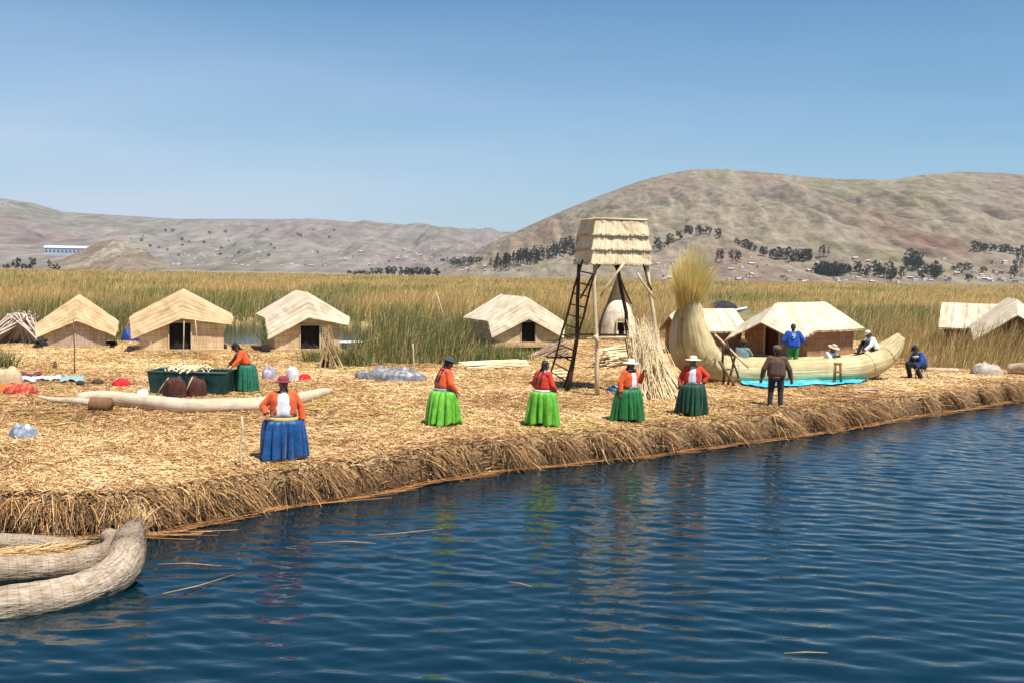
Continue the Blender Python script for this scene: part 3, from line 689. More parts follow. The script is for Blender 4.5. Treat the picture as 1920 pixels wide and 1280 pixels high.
# ------------------------------------------------------------------ the lookout tower
def wob(a, b, n=5, amp=.02, seed=0):
    r = np.random.default_rng(seed); a, b = Vector(a), Vector(b)
    return [a.lerp(b, i / (n - 1)) + Vector(r.normal(0, amp, 3)) * (0 < i < n - 1) for i in range(n)]
def tower():
    fl = GG(1120, 742); fr = GG(1246, 742); bl = GG(1064, 734); br = GG(1192, 724)
    D = fl.y; ang = R(13); ex = Vector((math.cos(ang), math.sin(ang), 0)); ey = Vector((-math.sin(ang), math.cos(ang), 0))
    zb = P(1120, 490, D).z; zt = P(1120, 409, D).z
    flt = P(1113, 490, D); W, Dp = 1.72, 1.60
    o0 = Vector((flt.x - .02, D + .02, 0))
    top = lambda u, v, z: o0 + ex * (u * W) + ey * (v * Dp) + Vector((0, 0, z))
    root = thing('lookout_tower', 'tall wooden lookout tower with a thatched box on splayed poles', 'tower', (fl.x + .6, fl.y + .8, GZ))
    pa = lambda mb, n, m, l=None: part(mb, n, m, root, l)
    tops = [top(.05, .04, zb + .15), top(.95, .04, zb + .15), top(.03, .96, zb + .15), top(.72, .96, zb + .15)]
    for k, (f, t) in enumerate(zip((fl, fr, bl, br), tops)):
        f = f - Vector((0, 0, .15)); pts = wob(f, t, 6, .018, k)
        if k == 2: pts = [f, P(1074, 680, 29.9), P(1082, 632, 30.0), P(1083, 560, 30.0), t]
        mb = MB(); mb.tube(pts, [.078, .07, .064, .06, .056, .056][:len(pts)], 8, sv=3); pa(mb, 'post', stick_mat if k in (0, 1) else darkwood)
    def br_(a, b, r, m, n='brace', s=0):
        mb = MB(); mb.tube(wob(a, b, 4, .012, s), r, 7, sv=2); pa(mb, n, m)
    br_(P(1126, 556, D + .0), P(1170, 494, D + .05), .036, stick_mat, s=1)
    br_(P(1195, 512, D + .1), P(1227, 560, D + .1), .034, stick_mat, s=2)
    br_(P(1206, 495, D + .5), P(1222, 545, D + .1), .03, darkwood, s=3)
    br_(P(1150, 492, D + 1.4), P(1184, 570, D + 1.5), .03, brownwood, s=4)
    br_(P(1128, 492, D + 1.0), P(1088, 560, D + 1.3), .03, darkwood, s=14)
    br_(P(1062, 636, 29.9), P(1174, 633, D + .08), .034, stick_mat, 'rail', 5)
    br_(P(1068, 628, 29.9), P(1176, 628, D + 1.1), .028, brownwood, 'rail', 6)
    br_(P(1024, 669, 29.6), P(1072, 669, 29.9), .034, darkwood, 'rail', 7)
    br_(P(1116, 629, D - .08), P(1122, 643, D - .07), .07, stick_mat, 'binding', 8)
    mb = MB()
    for v in (.0, .5, 1.0): mb.tube(wob(top(-.05, v, zb + .02), top(1.05, v, zb + .02), 4, .01, 3), .035, 6, sv=2)
    for u in np.linspace(0, 1, 14): mb.tube([top(u, -.02, zb + .08), top(u, 1.02, zb + .08)], .03, 6, sv=2)
    pa(mb, 'platform', brownwood)
    th = REED('tower_thatch', (0.82, 0.66, 0.43), (0.50, 0.35, 0.18), (0.90, 0.78, 0.57), 7, .8, 0, 1.0, .7)
    th2 = M('thatch_ends', (0.62, 0.46, 0.26), (0.42, 0.29, 0.15), 5, .8, attr=False)
    H = zt - zb; r = np.random.default_rng(4)
    def ring(z0, z1, g0, g1, seed):
        """one tier: z1 top, z0 bottom, g = growth over the plan"""
        mb = MB(); rows = []; n = 64; cc = top(.5, .5, 0)
        def pt(s, g, z):
            q = s * 4; k = int(q) % 4; t = q - int(q); c = [(0, 0), (1, 0), (1, 1), (0, 1), (0, 0)]
            u = c[k][0] + (c[k + 1][0] - c[k][0]) * t; v = c[k][1] + (c[k + 1][1] - c[k][1]) * t
            u = .5 + (u - .5) * (1 + g / W * 2); v = .5 + (v - .5) * (1 + g / Dp * 2); return top(u, v, z)
        for t in (0, .3, .65, 1.0):
            rows.append([pt(k / n + 1e-6, g1 + (g0 - g1) * t ** 1.4 + .008 * r.normal(), z1 + (z0 - z1) * t + (.018 * r.normal() if t == 1 else 0)) for k in range(n)])
        inner = [pt(k / n + 1e-6, g0 - .07, z0 + .02) for k in range(n)]
        rows.append(inner); mb.grid(rows, True, 0, False, 28, .5)
        for k in range(420):
            s = r.random(); a = pt(s, g0 - .01, z0 + .05); b = pt(s + r.normal(0, .004), g0 + .015 + .01 * r.random(), z0 - .035 * r.random() - .01); e = (pt(s + .0035, g0, z0) - pt(s, g0, z0))
            mb.add([a, a + e, b + e * .8, b], [(0, 1, 2, 3)], [[(s * 28, 0), (s * 28 + .3, 0), (s * 28 + .3, .3), (s * 28, .3)]])
        return mb
    zs = np.linspace(zt, zb - .02, 4)
    for k in range(3): pa(ring(zs[k + 1] - .04, zs[k] - .02, -.05 + .035 * (k + 1) + .03, -.075 + .035 * k, k), 'thatch_tier', th)
    mb = MB(); cc = [top(.5 + (u - .5) * .90, .5 + (v - .5) * .90, zt - .01) for u, v in ((0, 0), (1, 0), (1, 1), (0, 1))]
    mb.add(cc + [c - Vector((0, 0, .06)) for c in cc], [(0, 1, 2, 3), (7, 6, 5, 4), (0, 4, 5, 1), (1, 5, 6, 2), (2, 6, 7, 3), (3, 7, 4, 0)])
    for i in range(4): mb.tube([cc[i] + Vector((0, 0, .0)), cc[(i + 1) % 4] + Vector((0, 0, .0))], .035, 6, sv=1)
    pa(mb, 'roof', th)
    # ladder leaning on it
    a0, a1 = GG(1029, 706), P(1091, 494, D + .75); b0, b1 = GG(1057, 728), P(1119, 500, D - .13)
    lr = thing('ladder', 'tall dark pole ladder leaning on the lookout tower', 'ladder', (a0 + b0) / 2)
    for a, b in ((a0, a1), (b0, b1)):
        mb = MB(); mb.tube(wob(a - Vector((0, 0, .05)), b + (b - a) * .02, 6, .012, 21), .034, 7, sv=3); part(mb, 'rail', darkwood, lr)
    for k in range(11):
        t = .06 + k * .088; p, q = a0.lerp(a1, t), b0.lerp(b1, t); e = (q - p).normalized() * .05
        mb = MB(); mb.tube([p - e, q + e], .022, 6, sv=1); part(mb, 'rung', darkwood, lr)
tower()

def reed_stack():
    r = np.random.default_rng(6); mb = MB(); c = GG(1225, 745)
    for k in range(520):
        f = GG(r.uniform(1188, 1282), 0 + 748 - r.random() ** 1.5 * 26)
        t = P(r.normal(1207, 15), r.uniform(585, 640) + 20 * r.random(), f.y + r.uniform(.15, .7))
        t = f + (t - f) * r.uniform(.55, 1.12)
        m = f.lerp(t, .5) + Vector(r.normal(0, .03, 3)); mb.tube([f - Vector((0, 0, .03)), m, t], [.013, .012, .006], 4, sv=2, smooth=False)
    single(mb, 'reed_stack', REED('cut_reed', (0.84, 0.70, 0.45), (0.68, 0.52, 0.30), (0.9, 0.80, 0.58), 2, 1, 0, .2, stain=(.9, .87, .82)), c, 'big stack of long pale cut reeds leaning on the right tower leg', 'reed stack')
    for k, (x0, y0, x1, y1) in enumerate([(1247, 742, 1206, 640), (1188, 700, 1184, 632), (1285, 745, 1228, 668)]):
        f = GG(x0, y0); p = P(x1, y1, f.y + .1 - .16); f.y -= .22; mb = MB(); mb.tube(wob(f, p, 5, .015, k), .022, 6, sv=2)
        single(mb, 'pole', darkwood, f, ['long dark pole lying against the front of the cut reed stack', 'short dark pole standing at the left of the cut reed stack', 'dark pole lowest and farthest right on the cut reed stack'][k], 'pole', 'dark poles on the reed stack')
reed_stack()

def reed_pile(name, label, x0, x1, y, h, w, n, seed, mat, cat, slope=0):
    r = np.random.default_rng(seed); a, b = GG(x0, y), GG(x1, y - slope); mb = MB(); ax = (b - a); L = ax.length; ax.normalize(); sd_ = Vector((-ax.y, ax.x, 0))
    for k in range(n):
        q = abs(r.normal(0, .5)); o = r.normal(0, .4) * w; z = max(.02, h * (1 - (abs(o) / w / 1.3) ** 2) * r.random())
        s = a + ax * (L * r.uniform(-.06, .25)) + sd_ * o + Vector((0, 0, z)); e = a + ax * (L * r.uniform(.75, 1.06)) + sd_ * (o + r.normal(0, .12)) + Vector((0, 0, z + r.normal(0, .05)))
        mb.tube([s, s.lerp(e, .5) + Vector((0, 0, r.normal(0, .02))), e], r.uniform(.012, .024), 4, sv=1, smooth=False)
    return single(mb, name, mat, a.lerp(b, .5), label, cat)
cutreed = MATS['cut_reed']
pinkreed = REED('dry_cane', (0.56, 0.40, 0.29), (0.38, 0.24, 0.17), (0.7, 0.55, 0.43), 2, 1, 0, .2)
reed_pile('reed_pile', 'low pile of pale cut reeds lying behind the front tower leg', 1126, 1186, 690, .75, .55, 150, 31, cutreed, 'reed pile', 10)
reed_pile('cane_pile', 'pinkish pile of dry canes under the reed hut beside the ladder', 984, 1066, 668, .75, .5, 140, 32, pinkreed, 'cane pile')
reed_pile('reed_pile', 'flat pale spread of drying reeds between the standing reeds and the straw', 868, 985, 690, .22, .7, 160, 33, cutreed, 'reed pile')
reed_pile('reed_pile', 'small heap of flat reeds lying to the right of the ladder foot', 1000, 1060, 705, .18, .5, 70, 34, cutreed, 'reed pile')
reed_pile('cane_pile', 'thin pale canes on the straw in front of the boat stern', 1600, 1652, 735, .08, .1, 14, 35, pinkreed, 'cane pile')
reed_pile('reed_pile', 'pale strip of flattened reeds on the straw above the moored boat', 40, 185, 940, .08, .16, 40, 36, pinkreed, 'reed pile', 26)

# ------------------------------------------------------------------ the big reed boat being built
hull_mat = REED('boat_reed', (0.60, 0.49, 0.27), (0.36, 0.28, 0.13), (0.76, 0.65, 0.42), 30, .7, 0, 1.0, .8)
hull_grey = REED('boat_reed_grey', (0.46, 0.36, 0.26), (0.22, 0.155, 0.10), (0.60, 0.495, 0.38), 10, 4.0, 7.0, 1.0, .72, stain=(.55, .47, .40))
rope = M('rope', (0.34, 0.26, 0.15), (0.22, 0.16, 0.09), 30, .9)
def smooth_path(pts, n):
    """Catmull-Rom through (Vector, radius)"""
    out = []; m = len(pts)
    for i in range(n):
        t = i / (n - 1) * (m - 1); k = min(int(t), m - 2); f = t - k
        g = lambda q: np.array([*pts[max(0, min(m - 1, q))][0], pts[max(0, min(m - 1, q))][1]])
        a, b, c, d = g(k - 1), g(k), g(k + 1), g(k + 2)
        v = .5 * ((2 * b) + (c - a) * f + (2 * a - 5 * b + 4 * c - d) * f * f + (3 * b - a - 3 * c + d) * f ** 3)
        out.append((Vector(v[:3]), max(.01, v[3])))
    return out
def tube_path(mb, path, seg=20, su=1, sv=6, fl=.012, seed=0, caps=True):
    r = np.random.default_rng(seed); pts = [p for p, _ in path]; rows = []
    t0 = (pts[1] - pts[0]).normalized(); n = t0.cross(Vector((0, 1, 0))); n.normalize()
    ph = r.uniform(0, 6.28, seg)
    for i, (p, rad) in enumerate(path):
        t = (pts[min(i + 1, len(pts) - 1)] - pts[max(i - 1, 0)]).normalized(); n = (n - t * n.dot(t)).normalized(); b = t.cross(n)
        rows.append([p + (n * math.cos(2 * math.pi * k / seg) + b * math.sin(2 * math.pi * k / seg)) * (rad * (1 + fl * math.sin(ph[k] + i * .35) + fl * .6 * r.normal())) for k in range(seg)])
    mb.grid(rows, True, 0, True, su, sv, caps); return rows
def big_boat():
    dd = lambda px: 32.5 + max(0, px - 1300) / 390 * 2.2
    near = [(1302, 560, .12), (1301, 575, .26), (1302, 600, .34), (1308, 637, .47), (1322, 668, .51), (1350, 692, .47), (1400, 699, .44), (1470, 699, .45), (1540, 697, .46), (1600, 692, .46), (1645, 679, .39), (1676, 657, .27), (1692, 633, .10)]
    far = [(1289, 562, .10), (1286, 577, .23), (1279, 602, .33), (1279, 640, .44), (1292, 672, .48), (1330, 690, .46), (1400, 693, .44), (1470, 693, .44), (1540, 691, .44), (1600, 685, .42), (1640, 668, .38), (1668, 648, .26), (1686, 628, .10)]
    base = GG(1480, 715); root = thing('reed_boat', 'long unfinished reed boat on blue tarpaulin with tall curved prow', 'boat', base)
    mb = MB(); path = smooth_path([(P(x, y, dd(x)), r) for x, y, r in near], 60); tube_path(mb, path, 40, 2.2, 10, .022, 1); part(mb, 'hull_bundle', hull_mat, root)
    mb = MB(); path2 = smooth_path([(P(x, y, dd(x) + .95), r) for x, y, r in far], 60); tube_path(mb, path2, 40, 2.2, 10, .022, 2); part(mb, 'hull_bundle', hull_mat, root)
    # deck of reeds between the bundles
    mb = MB(); rows = []
    for i in range(18, 55, 2):
        p, q = path[i][0], path2[i][0]; z = min(p.z, q.z)
        rows.append([p.lerp(q, t) + Vector((0, 0, .12 - .05 * math.sin(math.pi * t))) for t in (.1, .3, .5, .7, .9)])
    mb.grid(rows, False, 0, True, 8, 6); part(mb, 'deck', REED('deck_reed', (0.6, 0.44, 0.26), (0.42, 0.28, 0.15), (0.7, .56, .36), 10, 2, 0, .6), root)
    for k, i in enumerate((1, 20, 27, 34, 41, 47, 52)):
        mb = MB(); p, rad = path[i]; t = (path[i + 1][0] - path[i - 1][0]).normalized(); n = t.cross(Vector((0, 1, 0))).normalized(); b = t.cross(n)
        mb.tube([p + (n * math.cos(a) + b * math.sin(a)) * (rad + .004) for a in np.linspace(0, 2 * math.pi, 25)], .012, 5, sv=1)
        part(mb, 'rope', rope, root)
    # tuft of loose reed tips at the top of the prow
    r = np.random.default_rng(9); c = P(1297, 577, 32.7); n = 3400
    ph = r.uniform(0, 6.28, n); rr = np.sqrt(r.random(n)); ex = np.where(r.random(n) < .75, .34, .2)
    b = np.stack([c.x - .03 + .31 * rr * np.cos(ph), c.y + .25 + .34 * rr * np.sin(ph), np.full(n, c.z - .34) + .2 * (1 - rr)], 1)
    dv = np.stack([rr * np.cos(ph) * .07 + r.normal(.02, .06, n), rr * np.sin(ph) * .40 + r.normal(0, .06, n), np.ones(n)], 1); dv /= np.linalg.norm(dv, axis=1)[:, None]
    a = r.uniform(0, 3.14, n); sv = np.stack([np.cos(a), np.sin(a), np.zeros(n)], 1)
    L = r.uniform(1.2, 2.55, n) * (1 - .25 * rr)
    V, F, kk = blades(b, dv, sv, L, r.uniform(.012, .026, n), np.stack([np.cos(ph) * rr * .20 + .03, np.sin(ph) * rr * .2, -rr * .10], 1), .25, 3)
    pal = np.array([[0.90, 0.74, 0.30], [0.80, 0.62, 0.22], [0.92, 0.82, 0.48], [0.70, 0.62, 0.25], [0.80, .56, .20]])
    col = pal[r.integers(0, 5, n)]; V = V - np.array(base)[None]
    quads_mesh('reed_tuft', V, MATS['reed_leaf'], np.repeat(col, kk, 0), root, F)
    mb = MB(); mb.tube([Vector((c.x - .03 + .33 * math.cos(t), c.y + .3 + .44 * math.sin(t), c.z - .10 + .01 * math.sin(3 * t))) for t in np.linspace(0, 2 * math.pi, 30)], .025, 7, sv=2)
    part(mb, 'rope', M('dark_rope', (0.16, 0.15, 0.06), (0.08, 0.07, 0.03), 20), root)
    return path, dd
boat_path, boat_dd = big_boat()

def tarp():
    r = np.random.default_rng(5); rows = []
    f = [(1388, 722), (1410, 729), (1450, 730), (1500, 726), (1560, 725), (1600, 723), (1634, 715)]; b = [(1392, 706), (1420, 706), (1470, 705), (1510, 704), (1560, 703), (1600, 702), (1628, 702)]
    for t in np.linspace(0, 1, 9):
        row = []
        for i in np.linspace(0, 6, 40):
            k = min(int(i), 5); q = i - k
            p = GG(f[k][0] + (f[k + 1][0] - f[k][0]) * q, f[k][1] + (f[k + 1][1] - f[k][1]) * q + 1.5 * math.sin(i * 5)); e = GG(b[k][0] + (b[k + 1][0] - b[k][0]) * q, b[k][1] + (b[k + 1][1] - b[k][1]) * q)
            m = p.lerp(e, t); m.z = gz(m) + .06 + .05 * float(vnoise(m.x * 3, m.y * 3, 3)) + .02 * r.random(); row.append(m)
        rows.append(row)
    mb = MB(); mb.grid(rows, False, 0, True); c = GG(1500, 720)
    o = single(mb, 'tarpaulin', M('blue_tarp', (0.035, 0.40, 0.50), (0.02, 0.27, 0.36), 3, .45, .5, c3=(0.25, .55, .60)), c, 'turquoise tarpaulin spread on the straw under the long reed boat', 'tarpaulin')
    so = o.modifiers.new('thick', 'SOLIDIFY'); so.thickness = .008
tarp()
def trestle():
    c = GG(1372, 724); root = thing('pole_trestle', 'crossed wooden poles propping the boat prow', 'trestle', c); d = c.y
    for k, (x0, y0, d0, x1, y1, d1, r, m) in enumerate([(1340, 627, d + .1, 1404, 689, d - .35, .035, stick_mat), (1349, 676, d - .2, 1377, 722, d - .25, .045, brownwood), (1384, 655, d - .1, 1364, 724, d - .1, .04, brownwood),
                                                        (1356, 640, d + .2, 1356, 722, d + .3, .04, darkwood), (1362, 640, d - .1, 1385, 708, d - .3, .03, darkwood), (1362, 692, d - .2, 1374, 692, d - .2, .03, brownwood)]):
        mb = MB(); mb.tube(wob(P(x0, y0, d0), P(x1, y1, d1), 5, .012, k), r, 7, sv=2); part(mb, 'pole', m, root)
trestle()
def stool():
    c = GG(1570, 722); root = thing('wooden_stand', 'small brown wooden stand in front of the reed boat hull', 'stand', c); d = c.y
    m = M('orange_wood', (0.30, 0.13, 0.05), (0.18, 0.075, 0.03), 12, .7)
    for x0, x1, dy in ((1566, 1562, 0), (1576, 1578, 0), (1567, 1566, .3), (1575, 1576, .3)):
        mb = MB(); mb.tube([P(x0, 681, d + dy * .4), P(x1, 721 - dy * 8, d + dy)], .026, 6); part(mb, 'leg', m, root)
    for y in (683, 697):
        mb = MB(); mb.tube([P(1564, y, d), P(1578, y, d)], .025, 6); part(mb, 'crossbar', m, root)
    mb = MB(); mb.box(P(1571, 681, d + .06), (.24, .16, .04)); part(mb, 'top', m, root)
stool()

# ------------------------------------------------------------------ moored boat, lower left
def moored():
    base = P(60, 1130, 12.3); base.z = 0
    root = thing('reed_boat', 'moored grey reed boat of thick bound rolls in the lower left corner', 'boat', base)
    def roll(pts, name, n, seed, rope_step, m=hull_grey, dk=1.0):
        path = smooth_path([(P(x, y, d * dk), r) for x, y, d, r in pts], n); mb = MB(); tube_path(mb, path, 32, 4, 8, .03, seed)
        o = part(mb, name, m, root)
        return path
    p1 = roll([(-330, 1174, 10.8, .235), (-150, 1154, 11.4, .235), (0, 1136, 11.8, .23), (110, 1119, 12.15, .23), (185, 1095, 12.6, .235), (226, 1066, 13.0, .24), (239, 1034, 13.35, .235), (245, 1008, 13.53, .205), (252, 991, 13.65, .15), (258, 979, 13.73, .10), (264, 966, 13.8, .05)], 'hull_roll', 70, 3, 4, dk=.972)
    p2 = roll([(-330, 1104, 11.2, .19), (-150, 1086, 11.8, .188), (0, 1070, 12.2, .182), (110, 1062, 12.6, .176), (168, 1049, 12.95, .165), (204, 1031, 13.25, .145), (214, 1012, 13.55, .125), (202, 1004, 13.75, .11)], 'side_roll', 60, 4, 4)
    p3 = roll([(-330, 1020, 13.1, .14), (-150, 1016, 13.3, .14), (0, 1016, 13.6, .125), (90, 1020, 13.8, .12), (160, 1026, 13.9, .11), (186, 1026, 13.9, .09)], 'side_roll', 50, 5, 4)
    # reed bundle filling the middle
    mb = MB(); rows = []
    for t in np.linspace(0, 1, 24):
        x = -330 + 520 * t; a = P(x, 1092 - 40 * t, 11.8 + 1.6 * t); b = P(x, 1022 + 2 * t, 13.1 + .75 * t); a.z = b.z = .16
        rows.append([a.lerp(b, s) + Vector((0, 0, .05 * math.sin(math.pi * s) + .012 * rng.normal())) for s in np.linspace(0, 1, 9)])
    mb.grid(rows, False, 0, True, 3, 30); part(mb, 'floor', REED('boat_floor', (0.58, 0.42, 0.20), (0.36, 0.23, 0.10), (0.7, .55, .33), 12, .6, 0, .9), root)
    r = np.random.default_rng(2); n = 3500; s = r.uniform(-330, 185, n); q = r.random(n); base_ = []
    for x, k in zip(s, q):
        t = (x + 330) / 520; a = P(x, 1092 - 40 * t, 11.8 + 1.6 * t); b = P(x, 1022 + 2 * t, 13.1 + .75 * t); m = a.lerp(b, k); base_.append((m.x, m.y, .19 + .05 * math.sin(math.pi * k)))
    a = r.normal(.35, .35, n); dv = np.stack([np.cos(a), np.sin(a), r.normal(0, .08, n)], 1); sv = np.stack([-np.sin(a), np.cos(a), r.normal(0, .3, n)], 1)
    V, F, kk = blades(np.array(base_) - np.array(base)[None], dv, sv, r.uniform(.15, .5, n), r.uniform(.008, .018, n), np.zeros((n, 3)), .5, 1)
    o = quads_mesh('straw', V, MATS['loose_straw'], np.repeat(straw_palette(n, np.full(n, .6), r), kk, 0), root, F); o['kind'] = 'stuff'
    mb = MB(); c = P(190, 1018, 13.72)
    for k in range(9): mb.tube([c + Vector((r.normal(0, .05), r.normal(0, .05), .05)), c + Vector((r.normal(0, .13), r.normal(-.05, .12), r.normal(0, .06)))], .018, 6)
    part(mb, 'rope_knot', M('dark_rope', (0.16, 0.1, 0.06)), root)
    # frayed tips of the prow
    n = 500; p, rad = p1[-8]; ph = r.uniform(0, 6.28, n)
    b = np.stack([p.x + .10 * np.cos(ph), p.y + .10 * np.sin(ph), np.full(n, p.z - .1) + r.uniform(-.1, .12, n)], 1) - np.array(base)[None]
    dv = np.stack([r.normal(.0, .35, n), r.normal(0.25, .3, n), np.ones(n)], 1); dv /= np.linalg.norm(dv, axis=1)[:, None]
    sv = np.stack([np.ones(n), np.zeros(n), np.zeros(n)], 1)
    V, F, kk = blades(b, dv, sv, r.uniform(.1, .38, n), r.uniform(.008, .016, n), np.stack([r.normal(-.1, .3, n), r.normal(0, .3, n), -r.uniform(.1, .6, n)], 1), .4, 3)
    quads_mesh('frayed_tip', V, MATS['loose_straw'], np.repeat(straw_palette(n, np.full(n, .6), r) * np.array([.8, .78, .75]), kk, 0), root, F)
moored()

# ------------------------------------------------------------------ reed rolls lying on the island
logm = REED('pale_roll', (0.66, 0.53, 0.385), (0.50, 0.37, 0.25), (0.76, 0.65, 0.51), 30, 1.5, 1.2, .5, .8)
def logroll(label, pts, rad, seed, mat=logm):
    pp = []
    for i, (x, y) in enumerate(pts):
        r = rad[i] if hasattr(rad, '__len__') else rad; p = GG(x, y); p.z += r * .8; pp.append((p, r))
    mb = MB(); tube_path(mb, smooth_path(pp, 30), 16, 3, 6, .02, seed); return single(mb, 'reed_roll', mat, GG(*pts[len(pts) // 2]), label, 'reed roll')
logroll('long pale curved reed roll on the straw in front of the trough', [(146, 757), (200, 759), (280, 766), (350, 773), (420, 773), (500, 769), (560, 757), (606, 744), (622, 734)], [.15, .20, .20, .19, .19, .19, .17, .13, .06], 1)
logroll('thin tapered pale reed roll pointing left beyond the long curved one', [(72, 748), (100, 754), (140, 759), (190, 765)], [.05, .08, .10, .11], 2)
logroll('short brown cut stump of a reed roll at the left end of the curved roll', [(172, 770), (206, 771)], [.19, .19], 3, REED('brown_roll', (0.27, 0.15, 0.08), (0.15, 0.08, 0.04), (0.36, .22, .13), 20, 2, 0, .8))
logroll('pale reed roll lying at the foot of the right reed bed', [(1734, 697), (1764, 697), (1796, 697)], [.09, .10, .09], 4, pinkreed)
logroll('pale reed roll end at the right edge beside the grey mound', [(1893, 700), (1940, 704), (2000, 708)], [.22, .24, .22], 5, pinkreed)
logroll('pale pole laid on the straw under the stooping worker', [(1690, 722), (1740, 716), (1800, 712)], [.03, .03, .03], 6, pinkreed)

# ------------------------------------------------------------------ soft heaps
def heap(name, label, cat, cx, by, w, d, h, mat, seed, folds=5, amp=.35, flat=1.6, dep=None, group=None):
    c = GG(cx, by) if dep is None else P(cx, by, dep); rows = []; n = 15
    for j in range(n):
        t = j / (n - 1); rr = math.sin(t * math.pi / 2); row = []
        for k in range(28):
            a = 2 * math.pi * k / 28
            e = 1 + amp * (float(vnoise(math.cos(a) * 1.6 + seed * 7.3, math.sin(a) * 1.6, seed)) - .5) * 1.5
            x, y = rr * math.cos(a) * w / 2 * e, rr * math.sin(a) * d / 2 * e
            z = h * (math.cos(t * math.pi / 2) ** (1 / flat)) * (1 + amp * 1.7 * (float(fbm(x / w * folds + seed * 3.1, y / d * folds, seed)) - .5) - amp * .8 * (abs(float(fbm(x / w * folds * .8 + 9, y / d * folds * .8, seed + 5)) - .5) - .1)) - .04
            row.append((c.x + x, c.y + d / 2 + y, c.z + z))
        rows.append(row)
    mb = MB(); mb.grid(rows, True, 0, True)
    return single(mb, name, mat, c, label, cat, group)
fab = lambda n, c, c2=None, s=9, r=.8: M(n, c, c2, s, r, .5)
red = fab('red_cloth', (0.62, 0.022, 0.03), (0.42, .012, .02)); blue = fab('blue_cloth', (0.03, 0.08, 0.38)); greyp = M('grey_plastic', (0.19, 0.19, 0.20), (0.075, .075, .09), 7, .45, .6, c3=(0.46, .45, .44))
lilac = M('lilac_plastic', (0.36, 0.32, 0.39), (0.22, .19, .26), 4, .5, .5, c3=(0.55, .53, .56)); white = M('white_cloth', (0.80, 0.79, 0.77), (0.66, .65, .64), 6, .8, .3)
heap('cloth_heap', 'bright red cloth heap between the trough and the textile rows', 'cloth', 221, 722, .52, .4, .26, red, 1)
heap('cloth_heap', 'small crumpled red cloth behind the woman in the blue skirt', 'cloth', 571, 713, .46, .35, .22, red, 2)
heap('plastic_sheet', 'crumpled grey plastic sheet heaped at the edge of the reeds', 'plastic sheet', 727, 716, 1.75, .9, .40, greyp, 3, 9, .6, 2.4)
heap('plastic_bag', 'stuffed blue and white bag lying on the straw near the left edge', 'bag', 31, 824, .56, .4, .30, M('blue_white_bag', (0.27, 0.30, 0.37), (0.07, .085, .14), 6, .5, .5, c3=(0.58, .6, .63)), 4, 8, .6)
heap('plastic_bag', 'lilac plastic bag behind the head of the woman in the blue skirt', 'bag', 500, 713, .45, .4, .40, lilac, 5, 6, .4, 2.2)
heap('plastic_bag', 'white plastic bag just right of the head of the woman in blue', 'bag', 545, 714, .50, .4, .44, M('whitish_bag', (0.66, .63, .66), (0.48, .45, .5), 5, .5, .4), 6, 6, .4, 2.2)
heap('plastic_bag', 'small white bag at the left end of the green trough', 'bag', 265, 742, .34, .3, .22, white, 7)
heap('reed_mound', 'rounded greyish mound of old reeds near the right edge', 'reed mound', 1857, 703, 1.35, .9, .44, REED('grey_mound', (0.47, 0.40, 0.34), (0.3, .24, .2), (0.6, .53, .46), 12, 6, 0, 1), 8, 9, .4, 1.6)
heap('tarpaulin', 'dark blue tarpaulin draped between the two left reed huts', 'tarpaulin', 241, 640, 1.15, .8, .85, M('navy_tarp', (0.025, 0.05, 0.22), (0.012, .02, .07), 3, .5, .5, c3=(0.04, .12, .5)), 9, 5, .5, 1.0)
heap('cloth_bundle', 'blue and dark cloth bundle on the ground behind the woman under the tower', 'cloth', 1152, 735, .42, .35, .24, M('blue_bundle', (0.10, 0.24, 0.40), (0.02, .03, .06), 8, .8, .4, c3=(0.6, .62, .62)), 10)
heap('cooking_pot', 'small soot black pot beside the leaning canes', 'pot', 607, 690, .30, .28, .34, darkfill, 11, 3, .12, 2.0)
heap('textile_pile', 'pile of folded red textiles at the left edge', 'textiles', 28, 741, .78, .5, .32, M('textile_red', (0.50, 0.05, 0.03), (0.03, .03, .05), 11, .9, .4, c3=(0.62, .28, .10)), 12, 9, .5)
heap('textile_pile', 'pale straw coloured sack pile above the red textiles at the left edge', 'textiles', 6, 722, .75, .5, .52, M('sack_pale', (0.58, 0.44, 0.28), (0.42, .30, .18), 5, .9, .4), 13, 5, .3)
heap('textile_pile', 'orange textile bundle under the pale sacks at the left edge', 'textiles', 0, 738, .40, .4, .30, M('textile_orange', (0.62, 0.22, 0.05), (0.5, .10, .03), 7), 14)
heap('sack', 'dark brown bulging sack leaning on the trough, left of two', 'sack', 325, 748, .62, .42, .60, M('sack_brown', (0.095, 0.036, 0.026), (0.05, .018, .014), 7, .95, .5), 15, 5, .25, 2.6)
heap('sack', 'dark brown bulging sack leaning on the trough, right of two', 'sack', 364, 747, .56, .42, .56, MATS['sack_brown'], 16, 5, .25, 2.6)
heap('crate', 'low dark box beside the closed greyish hut', 'box', 206, 649, .50, .4, .26, darkfill, 17, 2, .1, 6)
